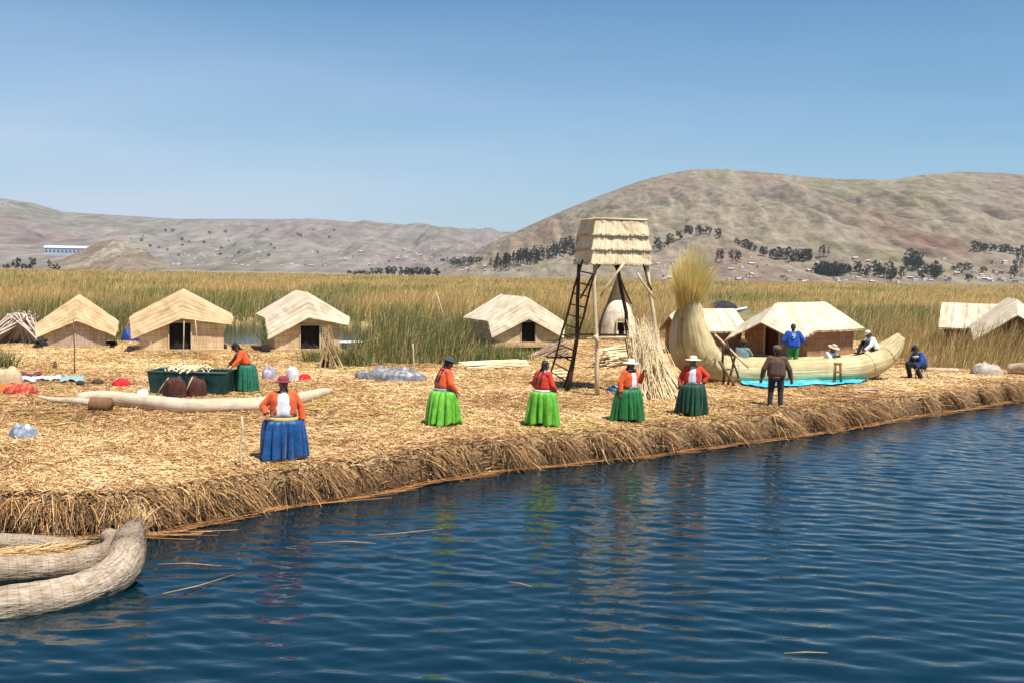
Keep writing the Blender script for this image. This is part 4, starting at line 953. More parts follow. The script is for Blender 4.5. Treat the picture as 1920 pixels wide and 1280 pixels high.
def textiles():
    r = np.random.default_rng(7); names = ['pale blue and white blanket laid out in the textile row', 'teal striped blanket at the right end of the textile row', 'dark maroon cloth laid behind the textile row', 'white cloth with pale stripe in the middle of the textile row']
    mats = [fab('t0', (0.50, .56, .62), (0.35, .42, .5)), fab('t1', (0.10, .30, .30), (0.4, .42, .4), 14), fab('t2', (0.16, .04, .05)), fab('t3', (0.68, .66, .60), (0.3, .4, .3), 14)]
    for k, (x0, x1, y0, y1) in enumerate([(24, 66, 717, 708), (112, 158, 717, 709), (22, 78, 706, 702), (66, 114, 715, 708)]):
        rows = []
        for t in np.linspace(0, 1, 5):
            rows.append([GG(x0 + (x1 - x0) * s, y0 + (y1 - y0) * t + 1.2 * math.sin(s * 9 + k)) + Vector((0, 0, .06 + .05 * r.random())) for s in np.linspace(0, 1, 14)])
        mb = MB(); mb.grid(rows); o = single(mb, 'blanket', mats[k], GG((x0 + x1) / 2, y0), names[k], 'blanket', 'textiles laid out for sale')
        m = o.modifiers.new('thick', 'SOLIDIFY'); m.thickness = .03
    c = GG(150, 722); mb = MB(); mb.lathe([(.07, 0), (.10, .03), (.11, .10), (.07, .16), (.05, .17)], 14, c); single(mb, 'clay_pot', M('dark_clay', (0.05, .03, .03)), c, 'small dark pot at the right end of the textile row', 'pot')
    c = GG(103, 692); mb = MB(); mb.lathe([(.05, 0), (.07, .05), (.06, .14), (.04, .2), (.05, .22)], 14, c); single(mb, 'jar', brownwood, c, 'small brown jar standing behind the textile row', 'jar')
    c = GG(183, 718); mb = MB(); mb.lathe([(.16, 0), (.18, .03), (.15, .10), (.05, .12)], 16, c); single(mb, 'basket', darkwood, c, 'flat dark basket to the left of the bright red cloth', 'basket')
textiles()

def trough():
    c = GG(351, 741); root = thing('trough', 'long dark green metal trough standing on the straw', 'trough', c, R(-2)); s = S(c.y)
    g = M('green_paint', (0.013, 0.048, 0.042), (0.006, .022, .02), 4, .5, .2, c3=(0.024, .068, .06)); w, w2, h, d = 150 * s / 2, 141 * s / 2, .62, .85; t = .03
    mb = MB()
    def wall(a, b, c2, d2):
        n = (Vector(b) - Vector(a)).cross(Vector(d2) - Vector(a)).normalized() * t
        q = [Vector(v) for v in (a, b, c2, d2)]; mb.add(q + [v - n for v in q], [(0, 1, 2, 3), (7, 6, 5, 4), (0, 4, 5, 1), (1, 5, 6, 2), (2, 6, 7, 3), (3, 7, 4, 0)])
    wall((-w2, 0, 0), (w2, 0, 0), (w, -.05, h), (-w, -.05, h)); wall((w2, d, 0), (-w2, d, 0), (-w, d + .05, h), (w, d + .05, h))
    wall((w2, t, 0), (w2, d - t, 0), (w, d, h), (w, 0, h)); wall((-w2, d - t, 0), (-w2, t, 0), (-w, 0, h), (-w, d, h)); mb.box((0, d / 2, .04), (2 * w2 - .08, d - .1, .03))
    mb.build('body', g, root)
    mb = MB(); mb.tube([(-w, -.05, h), (w, -.05, h), (w, d + .05, h), (-w, d + .05, h), (-w, -.05, h)], .022, 6, sv=1); mb.build('rim', M('green_rim', (0.10, 0.16, 0.14), (0.05, .09, .08), 6, .5), root)
    for x in (-.62, .55): 
        mb = MB(); mb.box((x * w, -.045, h * .48), (.05, .03, h * .9), Euler((R(4), 0, 0)).to_matrix()); mb.build('rib', g, root)
    r = np.random.default_rng(3); mb = MB(); k = Vector((0, .1, h))
    for i in range(55):
        p = Vector((r.normal(-.1, .22), r.uniform(0, .7), h - .05 + .16 * r.random())); a = r.uniform(0, 6.28); L = r.uniform(.15, .45)
        mb.tube([p, p + Vector((math.cos(a) * L / 2, math.sin(a) * L / 2, .09 * r.random())), p + Vector((math.cos(a) * L, math.sin(a) * L, -.03))], .016, 4, sv=1, smooth=False)
    mb.v = [tuple(Vector(v) + c) for v in mb.v]
    single(mb, 'straw_bundle', cutreed, c + k, 'loose bundle of pale straw heaped on the green trough', 'straw bundle')
    for i, (x0, y0, x1, y1) in enumerate([(297, 742, 316, 708), (350, 744, 361, 706), (372, 716, 412, 736)]):
        f = GG(x0, max(y0, 738)); f.y -= .25; p = P(x1, y1, f.y - .02) if i < 2 else GG(x1, y1) + Vector((0, -.3, .05)); 
        if i == 2: f = P(x0, y0, f.y - .1)
        mb = MB(); mb.tube([f, f.lerp(p, .5) + Vector((0, 0, .02)), p], .018, 6)
        single(mb, 'stick', stick_mat, f, ['pale stick leaning on the left brown sack', 'pale stick between the two brown sacks', 'pale stick sloping down right of the brown sacks'][i], 'stick', 'sticks on the brown sacks')
trough()

def cane_tent():
    c = GG(28, 645); s = S(c.y); root_m = REED('grey_cane', (0.66, 0.56, 0.48), (0.42, 0.33, 0.27), (0.80, 0.73, 0.66), 2, 1, 0, .4); r = np.random.default_rng(8); mb = MB()
    apex = P(48, 584, c.y + .5)
    for k in range(150):
        a = k / 149; f = GG(-45 + 132 * a, 648 - 5 * math.sin(a * 3.14) - r.random() * 3); f.z += .02
        t = apex + Vector((r.normal(-.15, .28), r.normal(0, .25), r.normal(-.05, .05))); t = f + (t - f) * r.uniform(.8, 1.0)
        mb.tube([f, f.lerp(t, .5) + Vector((0, 0, .03 * r.normal())), t], r.uniform(.022, .042), 4, sv=1, smooth=False)
    single(mb, 'cane_tent', root_m, c, 'tent shaped stack of weathered grey canes at the left edge', 'cane stack')
    mb = MB()
    for x0, y0, x1, y1 in ((60, 640, 100, 634), (66, 648, 112, 640), (90, 646, 140, 645)): mb.tube(wob(GG(x0, y0) + Vector((0, 0, .12)), GG(x1, y1) + Vector((0, 0, .2)), 4, .01, x0), .05, 6)
    single(mb, 'plank_pile', brownwood, GG(95, 645), 'few brown planks lying between the cane stack and the closed hut', 'planks')
cane_tent()
def lean_canes():
    r = np.random.default_rng(12); mb = MB(); c = GG(628, 690)
    for k in range(26):
        f = GG(r.uniform(596, 650), 690 + r.uniform(-4, 3)); t = P(r.normal(611, 6), r.uniform(608, 640), f.y + .4); mb.tube(wob(f, t, 4, .015, k), .018, 5, sv=2, smooth=False)
    single(mb, 'leaning_canes', REED('brown_cane', (0.42, 0.29, 0.15), (0.24, .15, .07), (0.55, .41, .24), 2, 1, 0, .3), c, 'brown canes leaning together at the right corner of the pale roofed hut', 'cane stack')
lean_canes()
for k, (x0, y0, x1, y1, rad, m, lab) in enumerate([(140, 702, 138, 598, .022, brownwood, 'thin dark pole in front of the closed greyish hut'), (342, 728, 345, 602, .017, logm, 'pale pole standing before the doorway behind the trough'),
        (375, 692, 366, 598, .018, stick_mat, 'thin leaning pole at the right of the doorway behind the trough'), (452, 876, 453, 780, .022, stick_mat, 'short pale stake in the straw beside the blue skirt'),
        (777, 694, 774, 644, .025, stick_mat, 'pale stake at the right end of the grey plastic sheet'), (1658, 730, 1655, 702, .02, stick_mat, 'short pale stake in front of the boat stern'),
        (277, 700, 283, 640, .014, stick_mat, 'very thin pole left of the green trough')]):
    f = GG(x0, y0); mb = MB(); mb.tube(wob(f - Vector((0, 0, .1)), P(x1, y1, f.y + .05), 5, .008, k), [rad, rad, rad * .95, rad * .9, rad * .8], 7, sv=2); single(mb, 'pole', m, f, lab, 'pole')
f = P(834, 620, 50); mb = MB(); mb.tube([f, P(831, 590, 49.9), P(818, 548, 49.6)], .03, 6); single(mb, 'pole', stick_mat, f, 'long pale pole slanting out of the middle reed bed', 'pole')

def clump(label, cx, by, w, n, h, seed, greenish=.7):
    c = GG(cx, by); r = np.random.default_rng(seed); b = np.stack([r.normal(0, w * .3, n), r.normal(0, w * .2, n), np.full(n, -.03)], 1)
    dv = np.stack([r.normal(0, .25, n), r.normal(0, .25, n), np.ones(n)], 1); dv /= np.linalg.norm(dv, axis=1)[:, None]; a = r.uniform(0, 3, n)
    V, F, kk = blades(b, dv, np.stack([np.cos(a), np.sin(a), 0 * a], 1), r.uniform(.5, 1, n) * h, r.uniform(.02, .035, n), np.stack([r.normal(0, .2, n), r.normal(0, .2, n), -r.uniform(0, .3, n)], 1), .3, 3)
    g = np.array([.13, .17, .045]); t = np.array([.46, .36, .15]); col = np.where((r.random(n) < greenish)[:, None], g, t) * r.uniform(.7, 1.2, n)[:, None]
    o = quads_mesh('reed_clump', V, MATS['reed_leaf'], np.repeat(col, kk, 0), None, F); o.location = c; tag(o, label, 'reeds')
clump('low green reed clump growing in front of the pale roofed hut', 590, 678, 1.0, 260, .75, 1)
clump('green reed clump between the leaning canes and the small boat', 655, 686, 1.3, 420, 1.1, 2)
clump('tall green stalks at the left edge before the cane stack', 8, 690, .6, 160, 1.0, 3, .5)
clump('low green reed tuft under the pale hut left of the ladder', 938, 676, 2.2, 500, .8, 4, .75)

# ------------------------------------------------------------------ boats on the water behind
def boat_hull(mb, c, L, W, H, ang, n=14):
    rows = []; ca, sa = math.cos(ang), math.sin(ang)
    for i in range(n):
        t = i / (n - 1); w = W / 2 * (math.sin(math.pi * min(1, (t * .75 + .25))) ** .6 if t < 1 else .02); x = (t - .5) * L; sheer = H * (1 + .35 * t ** 3)
        row = []
        for (q, z) in ((-1, 1), (-.92, .5), (-.6, .08), (0, 0), (.6, .08), (.92, .5), (1, 1)): row.append((c[0] + ca * x - sa * q * w, c[1] + sa * x + ca * q * w, c[2] + z * sheer))
        rows.append(row)
    mb.grid(rows, False, 0, True); return rows
def motorboat():
    c = P(1359, 590, 96); c.z = -.1; s = S(96); root = thing('motorboat', 'white motorboat with dark cover moored beyond the huts, its hull blue grey', 'boat', c)
    mb = MB(); rows = boat_hull(mb, c, 80 * s, 1.7, .95, 0); o = part(mb, 'hull', M('hull_blue', (0.30, 0.36, 0.46), (0.2, .24, .32), 2, .4), root)
    mb = MB(); mb.tube([r[0] for r in rows], .10, 6); mb.tube([r[-1] for r in rows], .10, 6); mb.grid([[Vector(r[0]), Vector(r[-1])] for r in rows], False, 0, False); part(mb, 'gunwale', white, root)
    mb = MB(); cc = Vector((c.x - .25, c.y, c.z + 1.0)); rr = []
    for j in range(7):
        t = j / 6; q = math.sin(t * math.pi / 2); rr.append([(cc.x + q * (1.55 * math.cos(a) * (1 + .12 * math.sin(3 * a))), cc.y + q * .75 * math.sin(a), cc.z + .85 * math.cos(t * math.pi / 2) * (1 + .12 * math.sin(a * 4 + t))) for a in np.linspace(0, 2 * math.pi, 19)[:-1]])
    mb.grid(rr, True); part(mb, 'cover', M('cover_dark', (0.035, .035, .045), (0.015, .015, .02), 3, .8, .5), root)
motorboat()
def small_boat():
    c = P(668, 658, 51.5); c.z = .0; root = thing('rowing_boat', 'small pale blue rowing boat on the channel beside the pale roofed hut', 'boat', c)
    mb = MB(); rows = boat_hull(mb, c, 2.0, .9, .42, R(10)); o = part(mb, 'hull', M('hull_pale', (0.46, 0.56, 0.64), (0.34, .42, .5), 3, .5), root); so = o.modifiers.new('t', 'SOLIDIFY'); so.thickness = .04
    mb = MB(); mb.tube([r[0] for r in rows], .04, 6); mb.tube([r[-1] for r in rows], .04, 6); part(mb, 'gunwale', white, root)
    for q in (-.2, .45):
        mb = MB(); mb.box(c + Vector((q, .05, .25)), (.2, .74, .04)); part(mb, 'bench', white, root)
    heap('cloth_bundle', 'dark bundle standing in the small pale blue boat', 'bundle', 678, 648, .36, .3, .62, M('bundle_dark', (0.03, .035, .05), (0.015, .015, .02), 6), 21, 3, .3, 1.6, dep=51.4)
    c2 = P(652, 664, 49.5); c2.z = .0; root = thing('canoe', 'slim white canoe lying in the green reeds beside the channel', 'boat', c2)
    mb = MB(); rows = boat_hull(mb, c2, 1.3, .4, .2, R(-35)); o = part(mb, 'hull', white, root); so = o.modifiers.new('t', 'SOLIDIFY'); so.thickness = .03
    mb = MB(); mb.tube([r[0] for r in rows], .025, 6); mb.tube([r[-1] for r in rows], .025, 6); part(mb, 'gunwale', M('teal_paint', (0.1, .3, .34)), root)
small_boat()

# ------------------------------------------------------------------ loose reeds floating on the lake
fr_m = M('wet_reed', (0.42, 0.26, 0.13), (0.25, .13, .06), 9, .5)
for k, (pts, lab) in enumerate([([(590, 1017), (650, 1014), (705, 1018)], 'long reddish reed floating below the blue skirt reflection'), ([(305, 1112), (370, 1098), (440, 1076)], 'long thin reed floating to the right of the moored boat prow'),
        ([(952, 1090), (975, 1093), (997, 1099)], 'short reed floating alone in the middle of the water'), ([(296, 1057), (350, 1055), (415, 1060)], 'reed floating level with the moored boat prow'),
        ([(1470, 1224), (1510, 1222), (1552, 1223)], 'short reed floating near the bottom right of the water'), ([(690, 1003), (760, 998), (830, 990)], 'reed floating nearest the bank in the middle')]):
    mb = MB(); mb.tube([G(x, y, .03) for x, y in pts], [.006, .010, .004], 6); single(mb, 'floating_reed', fr_m, G(*pts[1], 0.03), lab, 'reed', 'reeds floating on the lake')

# ================================================================== far trees and houses on the hills
def tree_proto(kind, seed):
    r = np.random.default_rng(seed); H = {'tall': 17, 'round': 11, 'low': 8}[kind]; Wd = {'tall': 5.0, 'round': 8.5, 'low': 9.5}[kind]
    mb = MB(); mb.tube([(0, 0, -1), (r.normal(0, .15), 0, H * .3), (r.normal(0, .3), r.normal(0, .3), H * .6), (r.normal(0, .4), 0, H * .92)], [.34, .27, .18, .05], 7, sv=4); limbs = []
    for k in range(7):
        a = r.uniform(0, 6.28); z = H * r.uniform(.28, .75); L = Wd * r.uniform(.25, .45); e = Vector((math.cos(a) * L, math.sin(a) * L, z + L * r.uniform(.4, .9))); limbs.append(e)
        mb.tube([(0, 0, z), e * .5 + Vector((0, 0, z * .5 + .1)), e], [.13, .09, .03], 5, sv=2)
    bark = M('bark', (0.20, 0.15, 0.11), (0.11, .08, .06), 3, .9)
    cl = []
    for k in range(26):
        z = r.uniform(.22 if kind != 'tall' else .30, 1.0); w = Wd / 2 * (math.sin(math.pi * min(1, z * .85 + .08)) ** .6); a = r.uniform(0, 6.28); q = w * math.sqrt(r.random())
        cl.append((math.cos(a) * q, math.sin(a) * q, z * H * .97, r.uniform(.5, 1.15) * Wd / 8.5, r.uniform(.6, 1.25)))
    n = 46; pts = []; cols = []
    for x, y, z, s, b in cl:
        d = r.normal(0, 1, (n, 3)); d /= np.linalg.norm(d, axis=1)[:, None]; d *= (s * 1.25 * r.random(n) ** .4)[:, None] * np.array([1, 1, 1.15])
        pts.append(np.array([x, y, z]) + d); cols.append(np.tile(np.array([0.040, 0.058, 0.033]) * b, (n, 1)) * r.uniform(.6, 1.4, (n, 1)))
    pts = np.concatenate(pts); cols = np.concatenate(cols); m = len(pts)
    u = r.normal(0, 1, (m, 3)); u /= np.linalg.norm(u, axis=1)[:, None]; v = np.cross(u, r.normal(0, 1, (m, 3))); v /= np.linalg.norm(v, axis=1)[:, None]; sz = r.uniform(.22, .48, m)[:, None]
    V = np.stack([pts - u * sz, pts - v * sz * .6, pts + u * sz, pts + v * sz * .6], 1)
    me_t = mb; return me_t, V, cols, bark
leaf_m = M('tree_leaf', (1, 1, 1), (.8, .8, .8), 2, .6, attr=True, trans=.15)
PROTO = {}
def get_proto(kind, i):
    if (kind, i) not in PROTO:
        mb, V, cols, bark = tree_proto(kind, hash((len(kind), i)) % 1000 + i)
        t = mb.build('trunk', bark); c = quads_mesh('crown', V, leaf_m, np.repeat(cols, 4, 0))
        PROTO[(kind, i)] = (t.data, c.data); bpy.data.objects.remove(t); bpy.data.objects.remove(c)
    return PROTO[(kind, i)]
def plant_tree(p, kind, s, label, group, r):
    td, cd = get_proto(kind, int(r.integers(0, 3)))
    o = thing('tree', label, 'tree', p - Vector((0, 0, .4)), r.uniform(0, 6.28), group); o.scale = (s * r.uniform(.9, 1.25), s * r.uniform(.9, 1.25), s)
    for nm, d in (('trunk', td), ('crown', cd)):
        c = link(bpy.data.objects.new(nm, d)); c.parent = o
rt = np.random.default_rng(77)
rows_of_trees = [  # (points along which they stand, count, jitter, kind, height px, label)
    ([(925, 510), (960, 500), (1000, 494), (1040, 482), (1078, 470)], 70, 8, 'tall', 27, 'dark tree in the dense wood on the hill flank left of the tower'),
    ([(700, 507), (760, 504), (800, 502), (850, 499), (900, 494)], 34, 3, 'round', 16, 'dark tree in the thin shore row left of the dense wood'),
    ([(655, 508), (690, 508)], 5, 2, 'low', 9, 'low dark tree at the far left end of the thin shore row'),
    ([(1282, 437), (1300, 442), (1325, 440), (1352, 443)], 10, 4, 'round', 17, 'dark tree in the highest short row above the boat prow'),
    ([(1345, 492), (1362, 490), (1392, 494)], 10, 8, 'tall', 24, 'dark tree in the clump just right of the reed tuft'),
    ([(1380, 458), (1400, 466), (1415, 472)], 7, 4, 'round', 16, 'dark tree in the slanting row right of the highest row'),
    ([(1430, 480), (1465, 487), (1500, 488), (1518, 486)], 15, 6, 'round', 21, 'dark tree in the wood on the middle of the right hill slope'),
    ([(1536, 480), (1552, 482)], 4, 3, 'tall', 22, 'dark tree of the small upright pair group above the grove'),
    ([(1532, 512), (1560, 516), (1586, 512)], 16, 7, 'low', 20, 'low dark tree in the compact grove over the wide pale hut'),
    ([(1600, 512), (1640, 512), (1665, 525), (1690, 520)], 16, 11, 'round', 20, 'scattered dark tree among the houses right of the grove'),
    ([(1690, 496), (1720, 500), (1755, 512), (1745, 525)], 20, 12, 'round', 21, 'dark tree in the loose wood among the hillside houses'),
    ([(1828, 470), (1870, 472), (1912, 476)], 13, 4, 'round', 17, 'dark tree in the row high on the hill near the right edge'),
    ([(1895, 528), (1915, 500)], 7, 8, 'tall', 26, 'dark tree in the clump at the right edge of the photo'),
    ([(1240, 468), (1272, 452), (1236, 462)], 5, 5, 'round', 17, 'dark tree between the tower box and the reed tuft'),
    ([(1810, 525), (1780, 500), (1850, 510)], 6, 12, 'low', 12, 'small lone dark bush tree among the houses on the right')]
for pts, n, jit, kind, hp, lab in rows_of_trees:
    xs = np.linspace(0, len(pts) - 1, n)
    for q in xs:
        k = min(int(q), len(pts) - 2); f = q - k
        px = pts[k][0] + (pts[k + 1][0] - pts[k][0]) * f + rt.normal(0, jit * .6); py = pts[k][1] + (pts[k + 1][1] - pts[k][1]) * f + rt.normal(0, jit * .35)
        p = hill_r.hit(px, py); H = {'tall': 17, 'round': 11, 'low': 8}[kind]
        plant_tree(p, kind, hp * rt.uniform(.7, 1.15) * S(p.y) / H, lab, 'trees: ' + lab.split(' in the ')[-1][:60], rt)
for px, py, hp, kind in ((33, 493, 24, 'round'), (12, 493, 12, 'low'), (60, 493, 25, 'round'), (92, 493, 22, 'tall'), (104, 493, 14, 'low'), (46, 493, 12, 'low'), (-20, 493, 20, 'round')):
    p = P(px, py, 735); p.z = .6; H = {'tall': 17, 'round': 11, 'low': 8}[kind]
    plant_tree(p, kind, hp * S(735) / H, 'dark shore tree at the far left in front of the pale quarry mound', 'shore trees at the far left', rt)
for k in range(30):
    px = rt.uniform(240, 640); py = rt.uniform(432, 482); p = hill_l.hit(px, py); plant_tree(p, 'low', rt.uniform(2.5, 6) * S(p.y) / 8, 'tiny dark tree dotted over the distant left hillside', 'trees dotted over the left hill', rt)

hw = [M('house_wall_%d' % i, c, None, 1.5, .9) for i, c in enumerate([(0.74, .70, .66), (0.46, .36, .30), (0.38, .20, .14), (0.62, .58, .56)])]
hrf = [M('house_roof_%d' % i, c, None, 1.5, .7) for i, c in enumerate([(0.50, .49, .50), (0.30, .14, .10), (0.62, .60, .58), (0.26, .21, .18)])]
HP = []
for i in range(6):
    w, d, h = 6.5 + i % 3, 5 + i % 2, 3.0 + 1.6 * (i % 2); mb = MB(); mb.box((0, 0, h / 2 - 1), (w, d, h + 2))
    rh = 1.3; e = .35; mb.add([(-w / 2 - e, -d / 2 - e, h), (w / 2 + e, -d / 2 - e, h), (w / 2 + e, 0, h + rh), (-w / 2 - e, 0, h + rh), (-w / 2 - e, d / 2 + e, h), (w / 2 + e, d / 2 + e, h)], [(0, 1, 2, 3), (3, 2, 5, 4), (0, 3, 4), (1, 5, 2)], None, 1)
    for x in (-w * .25, w * .2): mb.box((x, -d / 2 - .02, 1.4), (.9, .06, 1.1), None, 2)
    o = mb.build('house', [hw[i % 4], hrf[(i * 3) % 4], darkfill]); HP.append(o.data); bpy.data.objects.remove(o)
def place_house(h, px, py, spx, lab, grp):
    p = h.hit(px, py); o = link(bpy.data.objects.new('house', HP[int(rt.integers(0, 6))])); s = spx * S(p.y) / 7.5
    o.location = p - Vector((0, 0, .2)); o.rotation_euler = (0, 0, rt.normal(0, .5)); o.scale = (s, s, s); tag(o, lab, 'house', grp)
for k in range(105): place_house(hill_r, rt.uniform(1235, 1930), 526 + 6 * rt.random() - 44 * rt.random() ** 2.0, rt.uniform(5.0, 10), 'tiny house among trees on the lower slope of the right hill', 'houses on the lower right hill')
for k in range(24): place_house(hill_r, rt.uniform(1230, 1440), rt.uniform(472, 522), rt.uniform(3.5, 7), 'tiny house near the reed tuft on the hill slope', 'houses beside the reed tuft')
for k in range(26): place_house(hill_r, rt.uniform(690, 1080), 511 - 12 * rt.random(), rt.uniform(3.5, 6.5), 'tiny house at the foot of the dark wood left of the tower', 'houses left of the tower')
for k in range(100): place_house(hill_l, rt.uniform(320, 900), 500 - 34 * rt.random() ** 1.6, rt.uniform(3.4, 6.4), 'tiny pale house of the far town below the left hill', 'houses of the far left town')
def long_building():
    c = hill_l.hit(128, 479); s = S(c.y); c.z -= 3; root = thing('long_building', 'long low pale blue building on the far shore behind the quarry mound', 'building', c); w = 90 * s; h = 17 * s
    mb = MB(); mb.box((0, 3, h / 2 - .5), (w, 6, h)); mb.build('wall', M('bld_wall', (0.44, 0.50, 0.58), (0.36, .42, .5), .4), root)
    mb = MB(); rows = [[(x, 3 + y, h - .5 + 4 * math.cos(y / 4.2 * math.pi / 2)) for x in np.linspace(-w / 2 - .6, w / 2 + .6, 12)] for y in np.linspace(-3.9, 3.9, 9)]
    mb.grid(rows); mb.build('roof', M('bld_roof', (0.62, 0.68, 0.74), (0.5, .56, .62), .3, .5), root)
    for k in range(12):
        mb = MB(); mb.box((-w / 2 + w * (k + .5) / 12, -.03, h * .62), (w / 20, .08, 4)); mb.build('window', M('bld_glass', (0.12, .16, .2), None, .5, .2), root)
long_building()

# ================================================================== people
skin = M('skin', (1, 1, 1), (.86, .82, .8), 14, .55, attr=True, spec=.35)
hairm = M('black_hair', (0.012, 0.010, 0.009), (0.006, .005, .005), 60, .5, .5, stretch=(1, 1, .1), spec=.5)
def cloth(n, c, c2=None, rough=.8, spec=.2, sc=18): return M(n, c, c2 or tuple(x * .72 for x in c), sc, rough, .35, spec=spec, sheen=.15)
def remesh(mb, name, voxel, mats, root, smooth=3, factor=.5):
    o = mb.build(name, mats); m = o.modifiers.new('r', 'REMESH'); m.mode = 'VOXEL'; m.voxel_size = voxel; m.use_smooth_shade = True
    if smooth: s = o.modifiers.new('s', 'SMOOTH'); s.iterations = smooth; s.factor = factor
    dg = bpy.context.evaluated_depsgraph_get(); me = bpy.data.meshes.new_from_object(o.evaluated_get(dg)); old = o.data; o.modifiers.clear(); o.data = me; bpy.data.meshes.remove(old); me.name = name
    if not me.materials: me.materials.append(mats)
    o.parent = root; return o
V3 = lambda *a: Vector(a)
class Person:
    """x to the person's left, -y forward, z up; joints in metres, lean bends the upper body about the hips"""
    def __init__(s, label, loc, face, H=1.5, stout=1.0, lean=0.0, turn=0.0, look=0.0, tiltx=0.0, arms=None, legs=None, cat='person', sit=None, group=None):
        s.root = thing('person', label, cat, loc, R(face), group); k = H / 1.5; s.k = k; s.st = stout
        s.pelvis = V3(0, 0, .80 * k if sit is None else sit); s.lean = lean
        rot = Matrix.Rotation(R(turn), 3, 'Z') @ Matrix.Rotation(R(lean), 3, 'X'); s.rot = rot
        up = lambda x, y, z: s.pelvis + rot @ V3(x * k, y * k, (z - .80) * k)
        s.up = up; s.waist = up(0, 0, .92); s.chest = up(0, .0, 1.10); s.neck = up(0, .012, 1.23); s.neck2 = up(0, -.01, 1.30)
        hr = rot @ Matrix.Rotation(R(look), 3, 'Z') @ Matrix.Rotation(R(tiltx), 3, 'X'); s.hr = hr; s.head = s.neck2 + hr @ V3(0, -.012, .085) * k
        s.sh = {-1: up(-.165 * (.5 + .5 * stout), .01, 1.19), 1: up(.165 * (.5 + .5 * stout), .01, 1.19)}
        s.arm = {}
        arms = arms or {}
        for sd in (-1, 1):
            e, w = arms.get(sd, (V3(sd * .10, .03, -.25), V3(sd * .02, -.06, -.23)))
            el = s.sh[sd] + rot @ V3(*e) * k; wr = el + rot @ V3(*w) * k; s.arm[sd] = (el, wr)
        s.leg = {}
        legs = legs or {}
        for sd in (-1, 1):
            hip = s.pelvis + V3(sd * .095 * k, 0, -.03 * k); kn, an, ft = legs.get(sd, (V3(sd * .10, -.02, .43), V3(sd * .10, .02, .075), V3(sd * .12, -.15, .035)))
            s.leg[sd] = (hip, V3(*kn) * k, V3(*an) * k, V3(*ft) * k)
    def body(s, voxel=.0075, hand_curl=.7):
        k = s.k; mb = MB(); c = lambda a, b, r1, r2: mb.capsule(a, b, r1 * k, r2 * k)
        for q in (-1, 1):
            c(s.up(q * .06, 0, .78), s.up(q * .075, 0, 1.12), .115 * s.st, .10 * s.st); c(s.sh[q] - s.rot @ V3(q * .02, 0, .0), s.up(q * .05, .005, 1.17), .058, .075)
        c(s.neck, s.neck2 + s.hr @ V3(0, 0, .03) * k, .052, .046); h = s.head; hr = s.hr
        f = lambda x, y, z: h + hr @ V3(x, y, z) * k
        mb.ellipsoid(f(0, .008, .02), (.074 * k, .093 * k, .098 * k), hr, 18, 12); mb.ellipsoid(f(0, -.022, -.045), (.058 * k, .066 * k, .062 * k), hr, 14, 8)
        c(f(0, -.083, .018), f(0, -.105, -.018), .011, .016); c(f(-.02, -.086, .033), f(.02, -.086, .033), .012, .012); c(f(-.017, -.083, -.052), f(.017, -.083, -.052), .010, .010); c(f(0, -.066, -.085), f(0, -.06, -.09), .022, .022)
        for q in (-1, 1): mb.ellipsoid(f(q * .074, .012, .005), (.012 * k, .024 * k, .034 * k), hr, 10, 6); mb.ellipsoid(f(q * .036, -.068, -.02), (.022 * k, .018 * k, .02 * k), hr, 10, 6)
        for q in (-1, 1):
            el, wr = s.arm[q]; c(s.sh[q], el, .050, .040); c(el, wr, .041, .027)
            d = (wr - el).normalized(); s_ = d.cross(s.rot @ V3(0, -1, 0) * 1.0)
            if s_.length < .2: s_ = d.cross(V3(0, 0, 1))
            n = s_.normalized().cross(d).normalized(); s_ = d.cross(n).normalized()
            pe = wr + d * .075 * k
            for o in (-.02, 0, .02): c(wr + s_ * o * .6 * k, pe + s_ * o * k, .015, .014)
            for o, L in ((-.031, .058), (-.0105, .070), (.0105, .066), (.031, .05)):
                a = pe + s_ * o * k; d1 = (d + n * .35 * hand_curl).normalized(); d2 = (d + n * 1.3 * hand_curl).normalized(); b = a + d1 * L * .55 * k; c(a - d * .01, b, .0085, .008); c(b, b + d2 * L * .5 * k, .008, .0065)
            a = wr + d * .02 * k - s_ * .022 * k * q; c(a, a + (d * .5 - s_ * .75 * q + n * .3).normalized() * .035 * k, .011, .0095); b = a + (d * .5 - s_ * .75 * q + n * .3).normalized() * .035 * k; c(b, b + (d * .9 - s_ * .25 * q + n * .35).normalized() * .028 * k, .0095, .0075)
        for q in (-1, 1):
            hip, kn, an, ft = s.leg[q]; c(hip, kn, .082, .056); c(kn, an.lerp(kn, .65), .054, .052); c(an.lerp(kn, .65), an, .052, .034); c(an + V3(0, .02, -.03) * k, ft, .036, .028)
        o = remesh(mb, 'body', voxel, skin, s.root, 2, .4); me = o.data; n = len(me.vertices); co = np.empty(n * 3, np.float32); me.vertices.foreach_get('co', co); co = co.reshape(-1, 3)
        col = np.tile(np.array([0.235, 0.115, 0.065], np.float32), (n, 1)); loc = (co - np.array(h)) @ np.array(hr) / k
        for q in (-1, 1):
            dq = np.hypot(loc[:, 0] - q * .031, (loc[:, 2] - .012) * 1.7); front = loc[:, 1] < -.06; col[(dq < .016) & front] = (.30, .27, .24); col[(dq < .008) & front] = (.015, .01, .008)
            col[(np.abs(loc[:, 0] - q * .031) < .02) & (np.abs(loc[:, 2] - .034) < .005) & front] = (.03, .02, .015)
        col[(np.abs(loc[:, 0]) < .024) & (np.abs(loc[:, 2] + .052) < .007) & (loc[:, 1] < -.07)] = (.20, .06, .05)
        cc = np.ones((n, 4), np.float32); cc[:, :3] = col; a = me.color_attributes.new('Col', 'FLOAT_COLOR', 'POINT'); a.data.foreach_set('color', cc.ravel()); return o
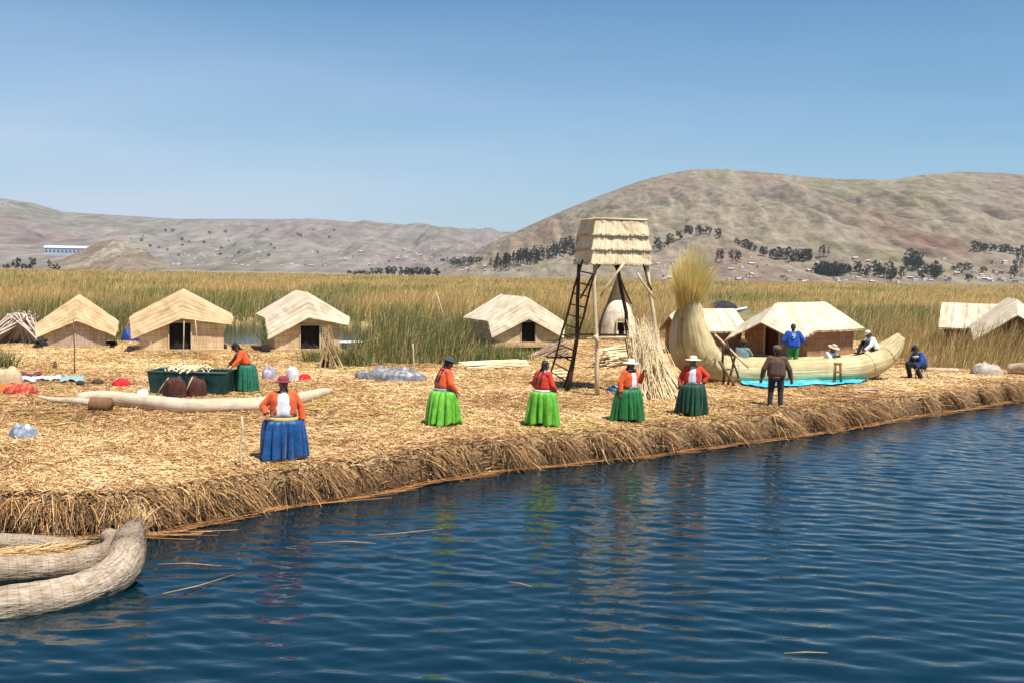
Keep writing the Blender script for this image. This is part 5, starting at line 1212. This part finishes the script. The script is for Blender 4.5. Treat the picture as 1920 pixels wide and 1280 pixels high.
    def hair(s, braids=True):
        k = s.k; mb = MB(); f = lambda x, y, z: s.head + s.hr @ V3(x, y, z) * k
        mb.ellipsoid(f(0, .022, .028), (.083 * k, .092 * k, .100 * k), s.hr, 18, 12)
        mb.capsule(f(0, .06, -.02), f(0, .05, -.09), .055 * k, .045 * k)
        if braids:
            for q in (-1, 1):
                a = f(q * .05, .06, -.05); b = s.up(q * .075, .135 * s.st, 1.12); e = s.up(q * .06, .165 * s.st, .93)
                for t in range(7):
                    p = a.lerp(b, t / 4) if t < 4 else b.lerp(e, (t - 3.5) / 3.5); mb.capsule(p, p + (e - b).normalized() * .03 * k, .024 * k, .019 * k, 8, 3)
        return remesh(mb, 'hair', .010, hairm, s.root, 1)
    def jacket(s, mat, r=1.0, open_front=.09, hem=.80, sleeve=(.072, .060, .046), collar=True, name='jacket', cuff=.96, thick=.010):
        k = s.k; mb = MB(); c = lambda a, b, r1, r2: mb.capsule(a, b, r1 * k, r2 * k, 16, 5); R_ = r * s.st
        for q in (-1, 1):
            c(s.up(q * .072, 0, hem + .10), s.up(q * .078, -.005, 1.08), .142 * R_, .130 * R_); c(s.up(q * .03, .0, 1.17), s.sh[q], .092, .076)
            el, wr = s.arm[q]; c(s.sh[q], el, sleeve[0], sleeve[1]); c(el, el.lerp(wr, cuff), sleeve[1], sleeve[2])
        c(s.up(0, 0, hem + .10), s.up(0, -.005, 1.1), .150 * R_, .135 * R_)
        o = remesh(mb, name, .012, mat, s.root, 4, .5); bm = bmesh.new(); bm.from_mesh(o.data); inv = s.rot.transposed(); kill = []
        arms = [(s.arm[q][0], s.arm[q][1]) for q in (-1, 1)]
        for v in bm.verts:
            p = inv @ (v.co - s.pelvis) / k + V3(0, 0, .80); near = False
            for el, wr in arms:
                ab = wr - el; t = (v.co - el).dot(ab) / ab.length_squared; 
                if t > cuff and (v.co - wr).length < .13 * k: near = None
                if -.2 < t < 1.2 and (v.co - el - ab * max(0, min(1, t))).length < .085 * k: near = True if near is False else near
            if near is None: kill.append(v); continue
            if near: continue
            if p.z < hem: kill.append(v); continue
            if open_front and p.y < -.03 and abs(p.x) < open_front * (1.0 - .35 * max(0, (p.z - 1.0) / .25)) * (.8 + .2 * math.sin(p.z * 40) * .3): kill.append(v); continue
            if p.z > 1.245 and abs(p.x) < .085: kill.append(v)
        bmesh.ops.delete(bm, geom=kill, context='VERTS'); bm.to_mesh(o.data); bm.free()
        m = o.modifiers.new('thick', 'SOLIDIFY'); m.thickness = thick; m.offset = 1; return o
    def top(s, mat, r=.96, name='blouse', z0=.80, front=.0):
        k = s.k; mb = MB(); R_ = r * s.st
        for q in (-1, 1): mb.capsule(s.up(q * .07, -front, z0 + .10), s.up(q * .078, -.005 - front, 1.08), .142 * R_ * k, .130 * R_ * k, 16, 5); mb.capsule(s.up(q * .02, 0, 1.17), s.up(q * .12, .005, 1.18), .082 * k, .066 * k)
        mb.capsule(s.up(0, -front * 1.2, z0 + .12), s.up(0, -.01 - front, 1.1), .152 * R_ * k, .138 * R_ * k, 16, 5)
        mb.capsule(s.up(0, 0, 1.2), s.up(0, .005, 1.25), .07 * k, .056 * k)
        return remesh(mb, name, .012, mat, s.root, 3)
    def skirt(s, mat, wtop, wbot, ztop=.80, folds=17, seed=0, hem=None, depth=.86, flare=.42, sway=0.0):
        k = s.k; r = np.random.default_rng(seed); ph = r.uniform(0, 6.28, 5); rows = []; seg = 190; N = 24; np_ = folds + 7; pleats = [((q + r.uniform(-.35, .35)) / np_ * 2 * math.pi, r.uniform(.05, .13), r.uniform(.12, .48), r.uniform(.05, .35), r.normal(0, .12)) for q in range(np_)]
        for j in range(N):
            t = j / (N - 1); z = ztop * k * (1 - t) + .035 * t; w = (wtop + (wbot - wtop) * t ** flare); row = []
            for i in range(seg):
                a = 2 * math.pi * i / seg; fo = .03 + .05 * t * math.sin(3 * a + ph[4]) - .02 * t * math.sin(23 * a + ph[0])
                for (va, vw, vd, vt, vm) in pleats:
                    dl = (a - va - vm * t + math.pi) % (2 * math.pi) - math.pi
                    if abs(dl) < .5: fo -= vd * (t * (1 - vt) + vt) * math.exp(-(dl / vw) ** 2)
                rr = w * 1.10 * (1 + fo + .06 * t * math.sin(2 * a + ph[3]) + .05 * t * math.sin(3 * a + ph[4]))
                zz = z + t * (.045 * max(0, math.sin(2 * a + ph[4])) + .02 * math.sin(7 * a + ph[2]) + .012)
                row.append((rr * math.cos(a) + sway * t, rr * depth * math.sin(a), zz + s.pelvis.z - .80 * k if s.pelvis.z > .7 * k else zz))
            rows.append(row)
        mb = MB(); mb.grid(rows, True, 0, True, 6, 2); o = mb.build('skirt', mat, s.root); m = o.modifiers.new('thick', 'SOLIDIFY'); m.thickness = .012
        if hem:
            mb = MB(); mb.grid([[(p[0] * q, p[1] * q, p[2] - dz) for p in rows[-1]] for q, dz in ((.97, -.09), (.985, -.02), (.99, .012))], True, 0, True); mb.build('petticoat', hem, s.root)
        return o
    def waistband(s, mat, w, z, h=.07, depth=.86, name='sash'):
        mb = MB(); k = s.k; mb.lathe([(w * .97, z * k - h / 2), (w * 1.03, z * k), (w * .98, z * k + h / 2)], 40, (0, 0, 0), lambda a, zz: 1 + .015 * math.sin(a * 60)); mb.v = [(x, y * depth, zz) for x, y, zz in mb.v]
        o = mb.build(name, mat, s.root); m = o.modifiers.new('t', 'SOLIDIFY'); m.thickness = .015; return o
    def hat(s, mat, kind='bowler', band=None, tilt=0, scale=1.0):
        k = s.k * scale; prof = {'bowler': [(.145, .052), (.150, .058), (.148, .064), (.112, .062), (.104, .068), (.103, .105), (.094, .138), (.070, .160), (.035, .170), (.002, .172)],
            'straw': [(.205, .040), (.207, .046), (.19, .052), (.15, .056), (.104, .060), (.100, .07), (.094, .115), (.078, .140), (.04, .150), (.002, .150)],
            'cap': [(.098, .038), (.102, .05), (.103, .075), (.096, .11), (.075, .136), (.04, .150), (.002, .154)]}[kind]
        hb = s.hr @ Matrix.Rotation(R(tilt), 3, 'X'); mb = MB(); mb.lathe([(r * k, z * k) for r, z in prof], 30, (0, 0, 0), (lambda a, z: 1 + .03 * math.sin(a * 12.6 + 1)) if kind == 'straw' else None, 0, True, 3, 1)
        if kind == 'cap':
            rows = [[(math.sin(a) * (.085 + .0 * t) * k, -(.085 * math.cos(a) * 1.0 + .075 * t * math.cos(a)) * k - .01 * k, (.05 - .02 * t) * k) for a in np.linspace(-1.1, 1.1, 11)] for t in (0, .5, 1)]; mb.grid(rows)
        org = s.head + s.hr @ V3(0, .008, -.0) * s.k; mb.v = [tuple(org + hb @ (Vector(v) + V3(0, .0, 0))) for v in mb.v]
        o = mb.build('hat', mat, s.root); m = o.modifiers.new('t', 'SOLIDIFY'); m.thickness = .006
        if band:
            mb = MB(); rb = .1065 if kind != 'cap' else .104; mb.lathe([(rb * k, .066 * k), (rb * k, .09 * k)], 24); mb.v = [tuple(org + hb @ Vector(v)) for v in mb.v]; b = mb.build('hat_band', band, o)
        return o
    def trousers(s, mat, upto=None, r=1.0, name='trousers'):
        k = s.k; mb = MB(); c = lambda a, b, r1, r2: mb.capsule(a, b, r1 * k * r, r2 * k * r, 14, 4)
        for q in (-1, 1):
            hip, kn, an, ft = s.leg[q]; c(s.pelvis + V3(q * .055, 0, .08) * k, hip, .125 * s.st, .11); c(hip, kn, .105, .078)
            if upto is None: c(kn, an + V3(0, 0, .03), .075, .062)
            else: c(kn, kn.lerp(an, upto), .08, .085)
        return remesh(mb, name, .013, mat, s.root, 3)
    def shoes(s, mat):
        for q in (-1, 1):
            hip, kn, an, ft = s.leg[q]; mb = MB(); k = s.k; mb.capsule(an + V3(0, .02, -.035) * k, ft + V3(0, -.02, .0) * k, .046 * k, .036 * k); mb.capsule(an + V3(0, 0, .0) * k, an + V3(0, .01, -.03) * k, .042 * k, .046 * k); remesh(mb, 'shoe', .012, mat, s.root, 2)
    def scarf(s, mat, name='scarf'):
        mb = MB(); pts = [s.neck + s.rot @ V3(.085 * math.cos(a), .08 * math.sin(a) - .01, .0 + .02 * math.sin(a)) * s.k for a in np.linspace(0, 2 * math.pi, 20)]; mb.tube(pts, .032 * s.k, 8); return mb.build(name, mat, s.root)

orange = cloth('orange_wool', (0.78, 0.125, 0.030), (0.58, .08, .02)); redj = cloth('red_wool', (0.72, 0.060, 0.028), (0.5, .035, .018)); whitec = cloth('white_blouse', (0.80, .79, .80), (0.68, .67, .70))
limes = cloth('lime_satin', (0.165, 0.50, 0.03), (0.07, .29, .014), .5, .4, 7); greens = cloth('green_skirt', (0.010, 0.165, 0.030), (0.005, .085, .016), .55, .35, 7); dgreen = cloth('dark_green_skirt', (0.006, 0.070, 0.030), (0.003, .034, .016), .6, .3, 7); blues = cloth('blue_satin', (0.004, 0.085, 0.27), (0.002, .04, .15), .5, .4, 7)
straw_h = M('straw_hat', (0.80, .72, .60), (0.62, .52, .40), 40, .8, .5); black = cloth('black_felt', (0.02, .018, .022)); greyf = cloth('grey_felt', (0.07, .075, .09)); maroon = cloth('maroon_felt', (0.30, .045, .06), (0.2, .03, .04)); yellow = cloth('yellow_sash', (0.62, .44, .10), (0.40, .30, .12))
shoe = M('black_shoe', (0.018, .015, .014), None, 20, .5)

def woman(label, px, py, face, H, stout, skirt, wt, wb, ztop, jk, hat, arms, open_front=.09, seed=0, lean=0, look=0, tilt=0, turn=0, hem=None, sash=None, scarf=None, jr=1.0, vox=.0085, blouse=whitec, folds=11, band=None, hem_j=.80):
    p = GG(px, py); w = Person(label, p, face, H, stout, lean, turn, look, tilt, arms, group='women in bright skirts'); w.body(vox); w.hair()
    w.jacket(jk, jr, open_front, hem_j)
    w.top(blouse, .97 * jr if open_front else .9, 'blouse', .78, .012 if open_front else 0)
    w.skirt(skirt, wt, wb, ztop, folds, seed, hem); w.shoes(shoe)
    if hat: w.hat(*hat, band=band)
    if sash: w.waistband(sash[0], sash[1], sash[2], sash[3])
    if scarf: w.scarf(scarf)
    return w
W = woman
W('person in orange jacket and wide blue skirt with a hand on the hip', 531, 861, 14, 1.50, 1.18, blues, .285, .40, .74, orange, (maroon, 'bowler'),
  {-1: (V3(-.18, .03, -.19), V3(.06, -.13, -.15)), 1: (V3(.14, .02, -.23), V3(.03, -.05, -.23))}, .14, 1, hem=whitec, sash=(yellow, .262, .755, .10), scarf=greyf, vox=.007, look=-14)
W('person in orange jacket and green skirt reaching over the green trough', 462, 735, -62, 1.47, 1.05, cloth('mid_green', (0.012, .17, .085), (0.006, .09, .05), .55, .3, 7), .22, .34, .80, orange, (black, 'cap'),
  {-1: (V3(-.06, -.20, -.14), V3(.0, -.21, -.08)), 1: (V3(.05, -.20, -.14), V3(-.02, -.21, -.08))}, 0, 2, lean=26, tilt=18, blouse=orange)
W('person in orange jacket, lime skirt and grey hat leaning forward, seen from behind', 830, 798, 118, 1.52, 1.12, limes, .23, .43, .78, orange, (greyf, 'bowler'),
  {-1: (V3(-.10, -.04, -.24), V3(.02, -.18, -.14)), 1: (V3(.10, .04, -.25), V3(.02, -.05, -.22))}, .06, 3, lean=9, tilt=14, hem=limes, scarf=redj, folds=9, sash=(cloth('grey_sash', (.30, .32, .42)), .235, .80, .08))
W('person without a hat in red jacket and lime skirt turned away', 1017, 799, 132, 1.50, 1.08, limes, .225, .37, .80, redj, None,
  {-1: (V3(-.08, -.05, -.24), V3(.06, -.17, -.12)), 1: (V3(.12, .02, -.23), V3(-.04, -.14, -.16))}, .05, 4, lean=3, tilt=8, sash=(whitec, .232, .82, .05), folds=10)
W('person in straw hat and orange jacket with bright green skirt, one hand raised', 1178, 789, 44, 1.48, 1.08, greens, .225, .40, .80, orange, (straw_h, 'straw', ), 
  {1: (V3(.10, -.13, -.20), V3(-.04, -.10, .20)), -1: (V3(-.12, .03, -.24), V3(-.02, -.05, -.23))}, .10, 5, lean=2, hem=None, scarf=black, folds=10, band=None)
W('person in white straw hat and red jacket with very dark green skirt', 1297, 778, -12, 1.48, 1.08, dgreen, .225, .36, .80, redj, (straw_h, 'straw'),
  {-1: (V3(-.13, .02, -.23), V3(-.03, -.06, -.22)), 1: (V3(.19, .06, -.17), V3(-.08, -.06, -.17))}, .11, 6, look=10)

def man7():
    p = GG(1454, 763); m = Person('person in brown top and dark trousers standing with arms hanging, back turned', p, 168, 1.64, 1.08, 2, arms={-1: (V3(-.13, .02, -.24), V3(-.05, -.05, -.24)), 1: (V3(.13, .02, -.24), V3(.05, -.05, -.24))},
        legs={-1: (V3(-.11, -.02, .43), V3(-.115, .03, .075), V3(-.14, -.13, .035)), 1: (V3(.12, -.03, .43), V3(.14, .02, .075), V3(.17, -.14, .035))}, look=12, tiltx=6)
    m.body(.0085); m.hair(False); m.jacket(cloth('brown_top', (0.13, .075, .05), (0.075, .045, .032)), 1.0, 0, .74, name='shirt'); m.trousers(cloth('dark_trousers', (0.045, .032, .04), (0.025, .018, .022))); m.hat(cloth('olive_cap', (0.13, .125, .06)), 'cap'); m.shoes(M('grey_shoe', (.35, .3, .25)))
    m.waistband(cloth('pale_belt', (.45, .42, .40)), .205, .765, .035, .8, 'belt')
man7()
def deck_z(px, depth_off=.5):
    k = min(range(len(boat_path)), key=lambda i: abs((boat_path[i][0].x / boat_path[i][0].y) - ray(px, 640)[0])  if i > 18 else 9); return boat_path[k][0]
def man8():
    q = deck_z(1487); d = q.y + .45; p = Vector((ray(1487, 640)[0] * d, d, q.z + .05)); bluet = cloth('blue_shirt', (0.02, .085, .40), (0.012, .05, .26)); grn = cloth('green_shorts', (0.03, .26, .06), (0.015, .15, .03))
    m = Person('person in blue numbered shirt and green shorts standing on the reed boat', p, 172, 1.58, 1.02, 3, arms={-1: (V3(-.15, -.01, -.22), V3(-.04, -.12, -.20)), 1: (V3(.13, .0, -.24), V3(.03, -.08, -.22))}, tiltx=14)
    m.body(.0085); m.hair(False); sh = m.jacket(bluet, 1.02, 0, .73, (.085, .078, .07), name='shirt', cuff=.02); m.trousers(grn, .25, 1.05, 'shorts'); m.shoes(shoe)
    cu = bpy.data.curves.new('number', 'FONT'); cu.body = '9'; cu.size = .26; cu.align_x = 'CENTER'; cu.extrude = .004; t = link(bpy.data.objects.new('number', cu)); dg = bpy.context.evaluated_depsgraph_get()
    me = bpy.data.meshes.new_from_object(t.evaluated_get(dg)); bpy.data.objects.remove(t); me.materials.append(whitec); n = link(bpy.data.objects.new('shirt_number', me)); n.parent = m.root
    n.matrix_local = Matrix.Translation(m.up(0, .185, 1.03)) @ Matrix.Rotation(R(180), 4, 'Z') @ Matrix.Rotation(R(90 - 3), 4, 'X')
man8()
def sitter(label, px, face, top, hatm, trs, lean, arms, off=.45, up=.0, hk='straw', H=1.55):
    q = deck_z(px); d = q.y + off; p = Vector((ray(px, 640)[0] * d, d, q.z + up))
    legs = {-1: (V3(-.14, -.36, .40), V3(-.12, -.52, .08), V3(-.13, -.66, .04)), 1: (V3(.14, -.34, .42), V3(.13, -.50, .08), V3(.14, -.64, .04))}
    m = Person(label, p, face, H, 1.0, lean, arms=arms, legs=legs, sit=.17); m.body(.0095); m.hair(False); m.jacket(top, 1.02, 0, .80, name='shirt'); m.trousers(trs); m.shoes(shoe); m.hat(hatm, hk); return m
dark_tr = cloth('black_trousers', (0.022, .02, .024)); palew = cloth('pale_shirt', (0.74, .78, .74), (0.6, .64, .6))
fw = {-1: (V3(-.06, -.22, -.12), V3(.04, -.22, -.03)), 1: (V3(.06, -.22, -.12), V3(-.04, -.22, -.03))}
sitter('person in white shirt and pale hat sitting low in the middle of the boat', 1552, 40, whitec, M('tan_hat', (0.55, .42, .32), None, 20), dark_tr, 22, fw, .5, .05)
sitter('person in pale shirt sitting near the boat stern, reaching to the left', 1640, -80, palew, straw_h, dark_tr, 24, {-1: (V3(-.08, -.24, -.12), V3(.02, -.25, -.05)), 1: (V3(.08, -.22, -.14), V3(-.02, -.24, -.06))}, .30, .32, 'cap', 1.5)
def crouch(label, px, py, face, top, trs, hatm=None, lean=30, dep=None, H=1.5):
    p = GG(px, py) if dep is None else P(px, py, dep); p.z = gz(p)
    legs = {-1: (V3(-.14, -.30, .36), V3(-.11, -.05, .075), V3(-.13, -.22, .035)), 1: (V3(.14, -.30, .36), V3(.11, -.05, .075), V3(.13, -.22, .035))}
    m = Person(label, p, face, H, 1.0, lean, arms=fw, legs=legs, sit=.30); m.body(.0095); m.hair(hatm is None); m.jacket(top, 1.02, 0, .80, name='jacket'); m.trousers(trs); m.shoes(shoe)
    if hatm: m.hat(hatm, 'bowler')
q = boat_path[26][0]
qq = sitter('person in teal top sitting behind the boat hull before the red door', 1392, 150, cloth('teal_top', (0.16, .26, .27), (0.09, .16, .17)), cloth('brown_hat', (.10, .04, .03)), dark_tr, 10, fw, 1.0, .12, 'bowler')
def stool_sitter():
    p = GG(1727, 709); navy = cloth('navy_stripe', (0.03, .09, .36), (0.015, .03, .12), .8, .2, 6)
    lg = {-1: (V3(-.15, -.43, .50), V3(-.14, -.34, .075), V3(-.15, -.50, .035)), 1: (V3(.16, -.40, .50), V3(.17, -.16, .075), V3(.18, -.32, .035))}
    m = Person('person in blue and white jacket sitting on a pale stool by the boat stern', p, -74, 1.58, 1.08, 26, arms={-1: (V3(-.07, -.18, -.18), V3(.03, -.21, -.10)), 1: (V3(.09, -.16, -.2), V3(-.02, -.21, -.10))}, legs=lg, sit=.52, tiltx=8)
    m.body(.0095); m.hair(False); m.jacket(navy, 1.06, 0, .78, name='jacket'); m.trousers(dark_tr, None, 1.22); m.shoes(shoe); m.hat(cloth('dark_cap', (.03, .03, .03)), 'cap')
    mb = MB(); pts = [m.up(.17 * math.cos(a), .135 * math.sin(a), 1.15) for a in np.linspace(0, 2 * math.pi, 24)]; mb.tube(pts, .05, 8); mb.build('collar', whitec, m.root)
    st = thing('stool', 'pale wooden stool under the person in the blue and white jacket', 'stool', p, R(-74))
    mb = MB(); mb.box((0, .02, .385), (.36, .34, .04)); mb.build('seat', stick_mat, st)
    for x in (-.15, .15):
        for y in (-.12, .16): mb = MB(); mb.tube([(x, y, -.03), (x * .9, y * .9, .37)], .02, 6); mb.build('leg', stick_mat, st)
stool_sitter()

# ================================================================== the air between here and the hills
def haze():
    mb = MB(); mb.box((0, 0, 203), (11300, 11300, 410)); o = mb.build('haze', (m := bpy.data.materials.new('haze_air'))); m.use_nodes = True; nt = m.node_tree; nt.nodes.remove(nt.nodes['Principled BSDF'])
    v = nt.nodes.new('ShaderNodeVolumePrincipled'); v.inputs['Color'].default_value = (0.78, 0.84, 0.93, 1); v.inputs['Density'].default_value = HAZE; v.inputs['Anisotropy'].default_value = 0.2
    nt.links.new(v.outputs[0], nt.nodes['Material Output'].inputs['Volume']); tag(o, kind='stuff')
HAZE = 0.00008
haze()
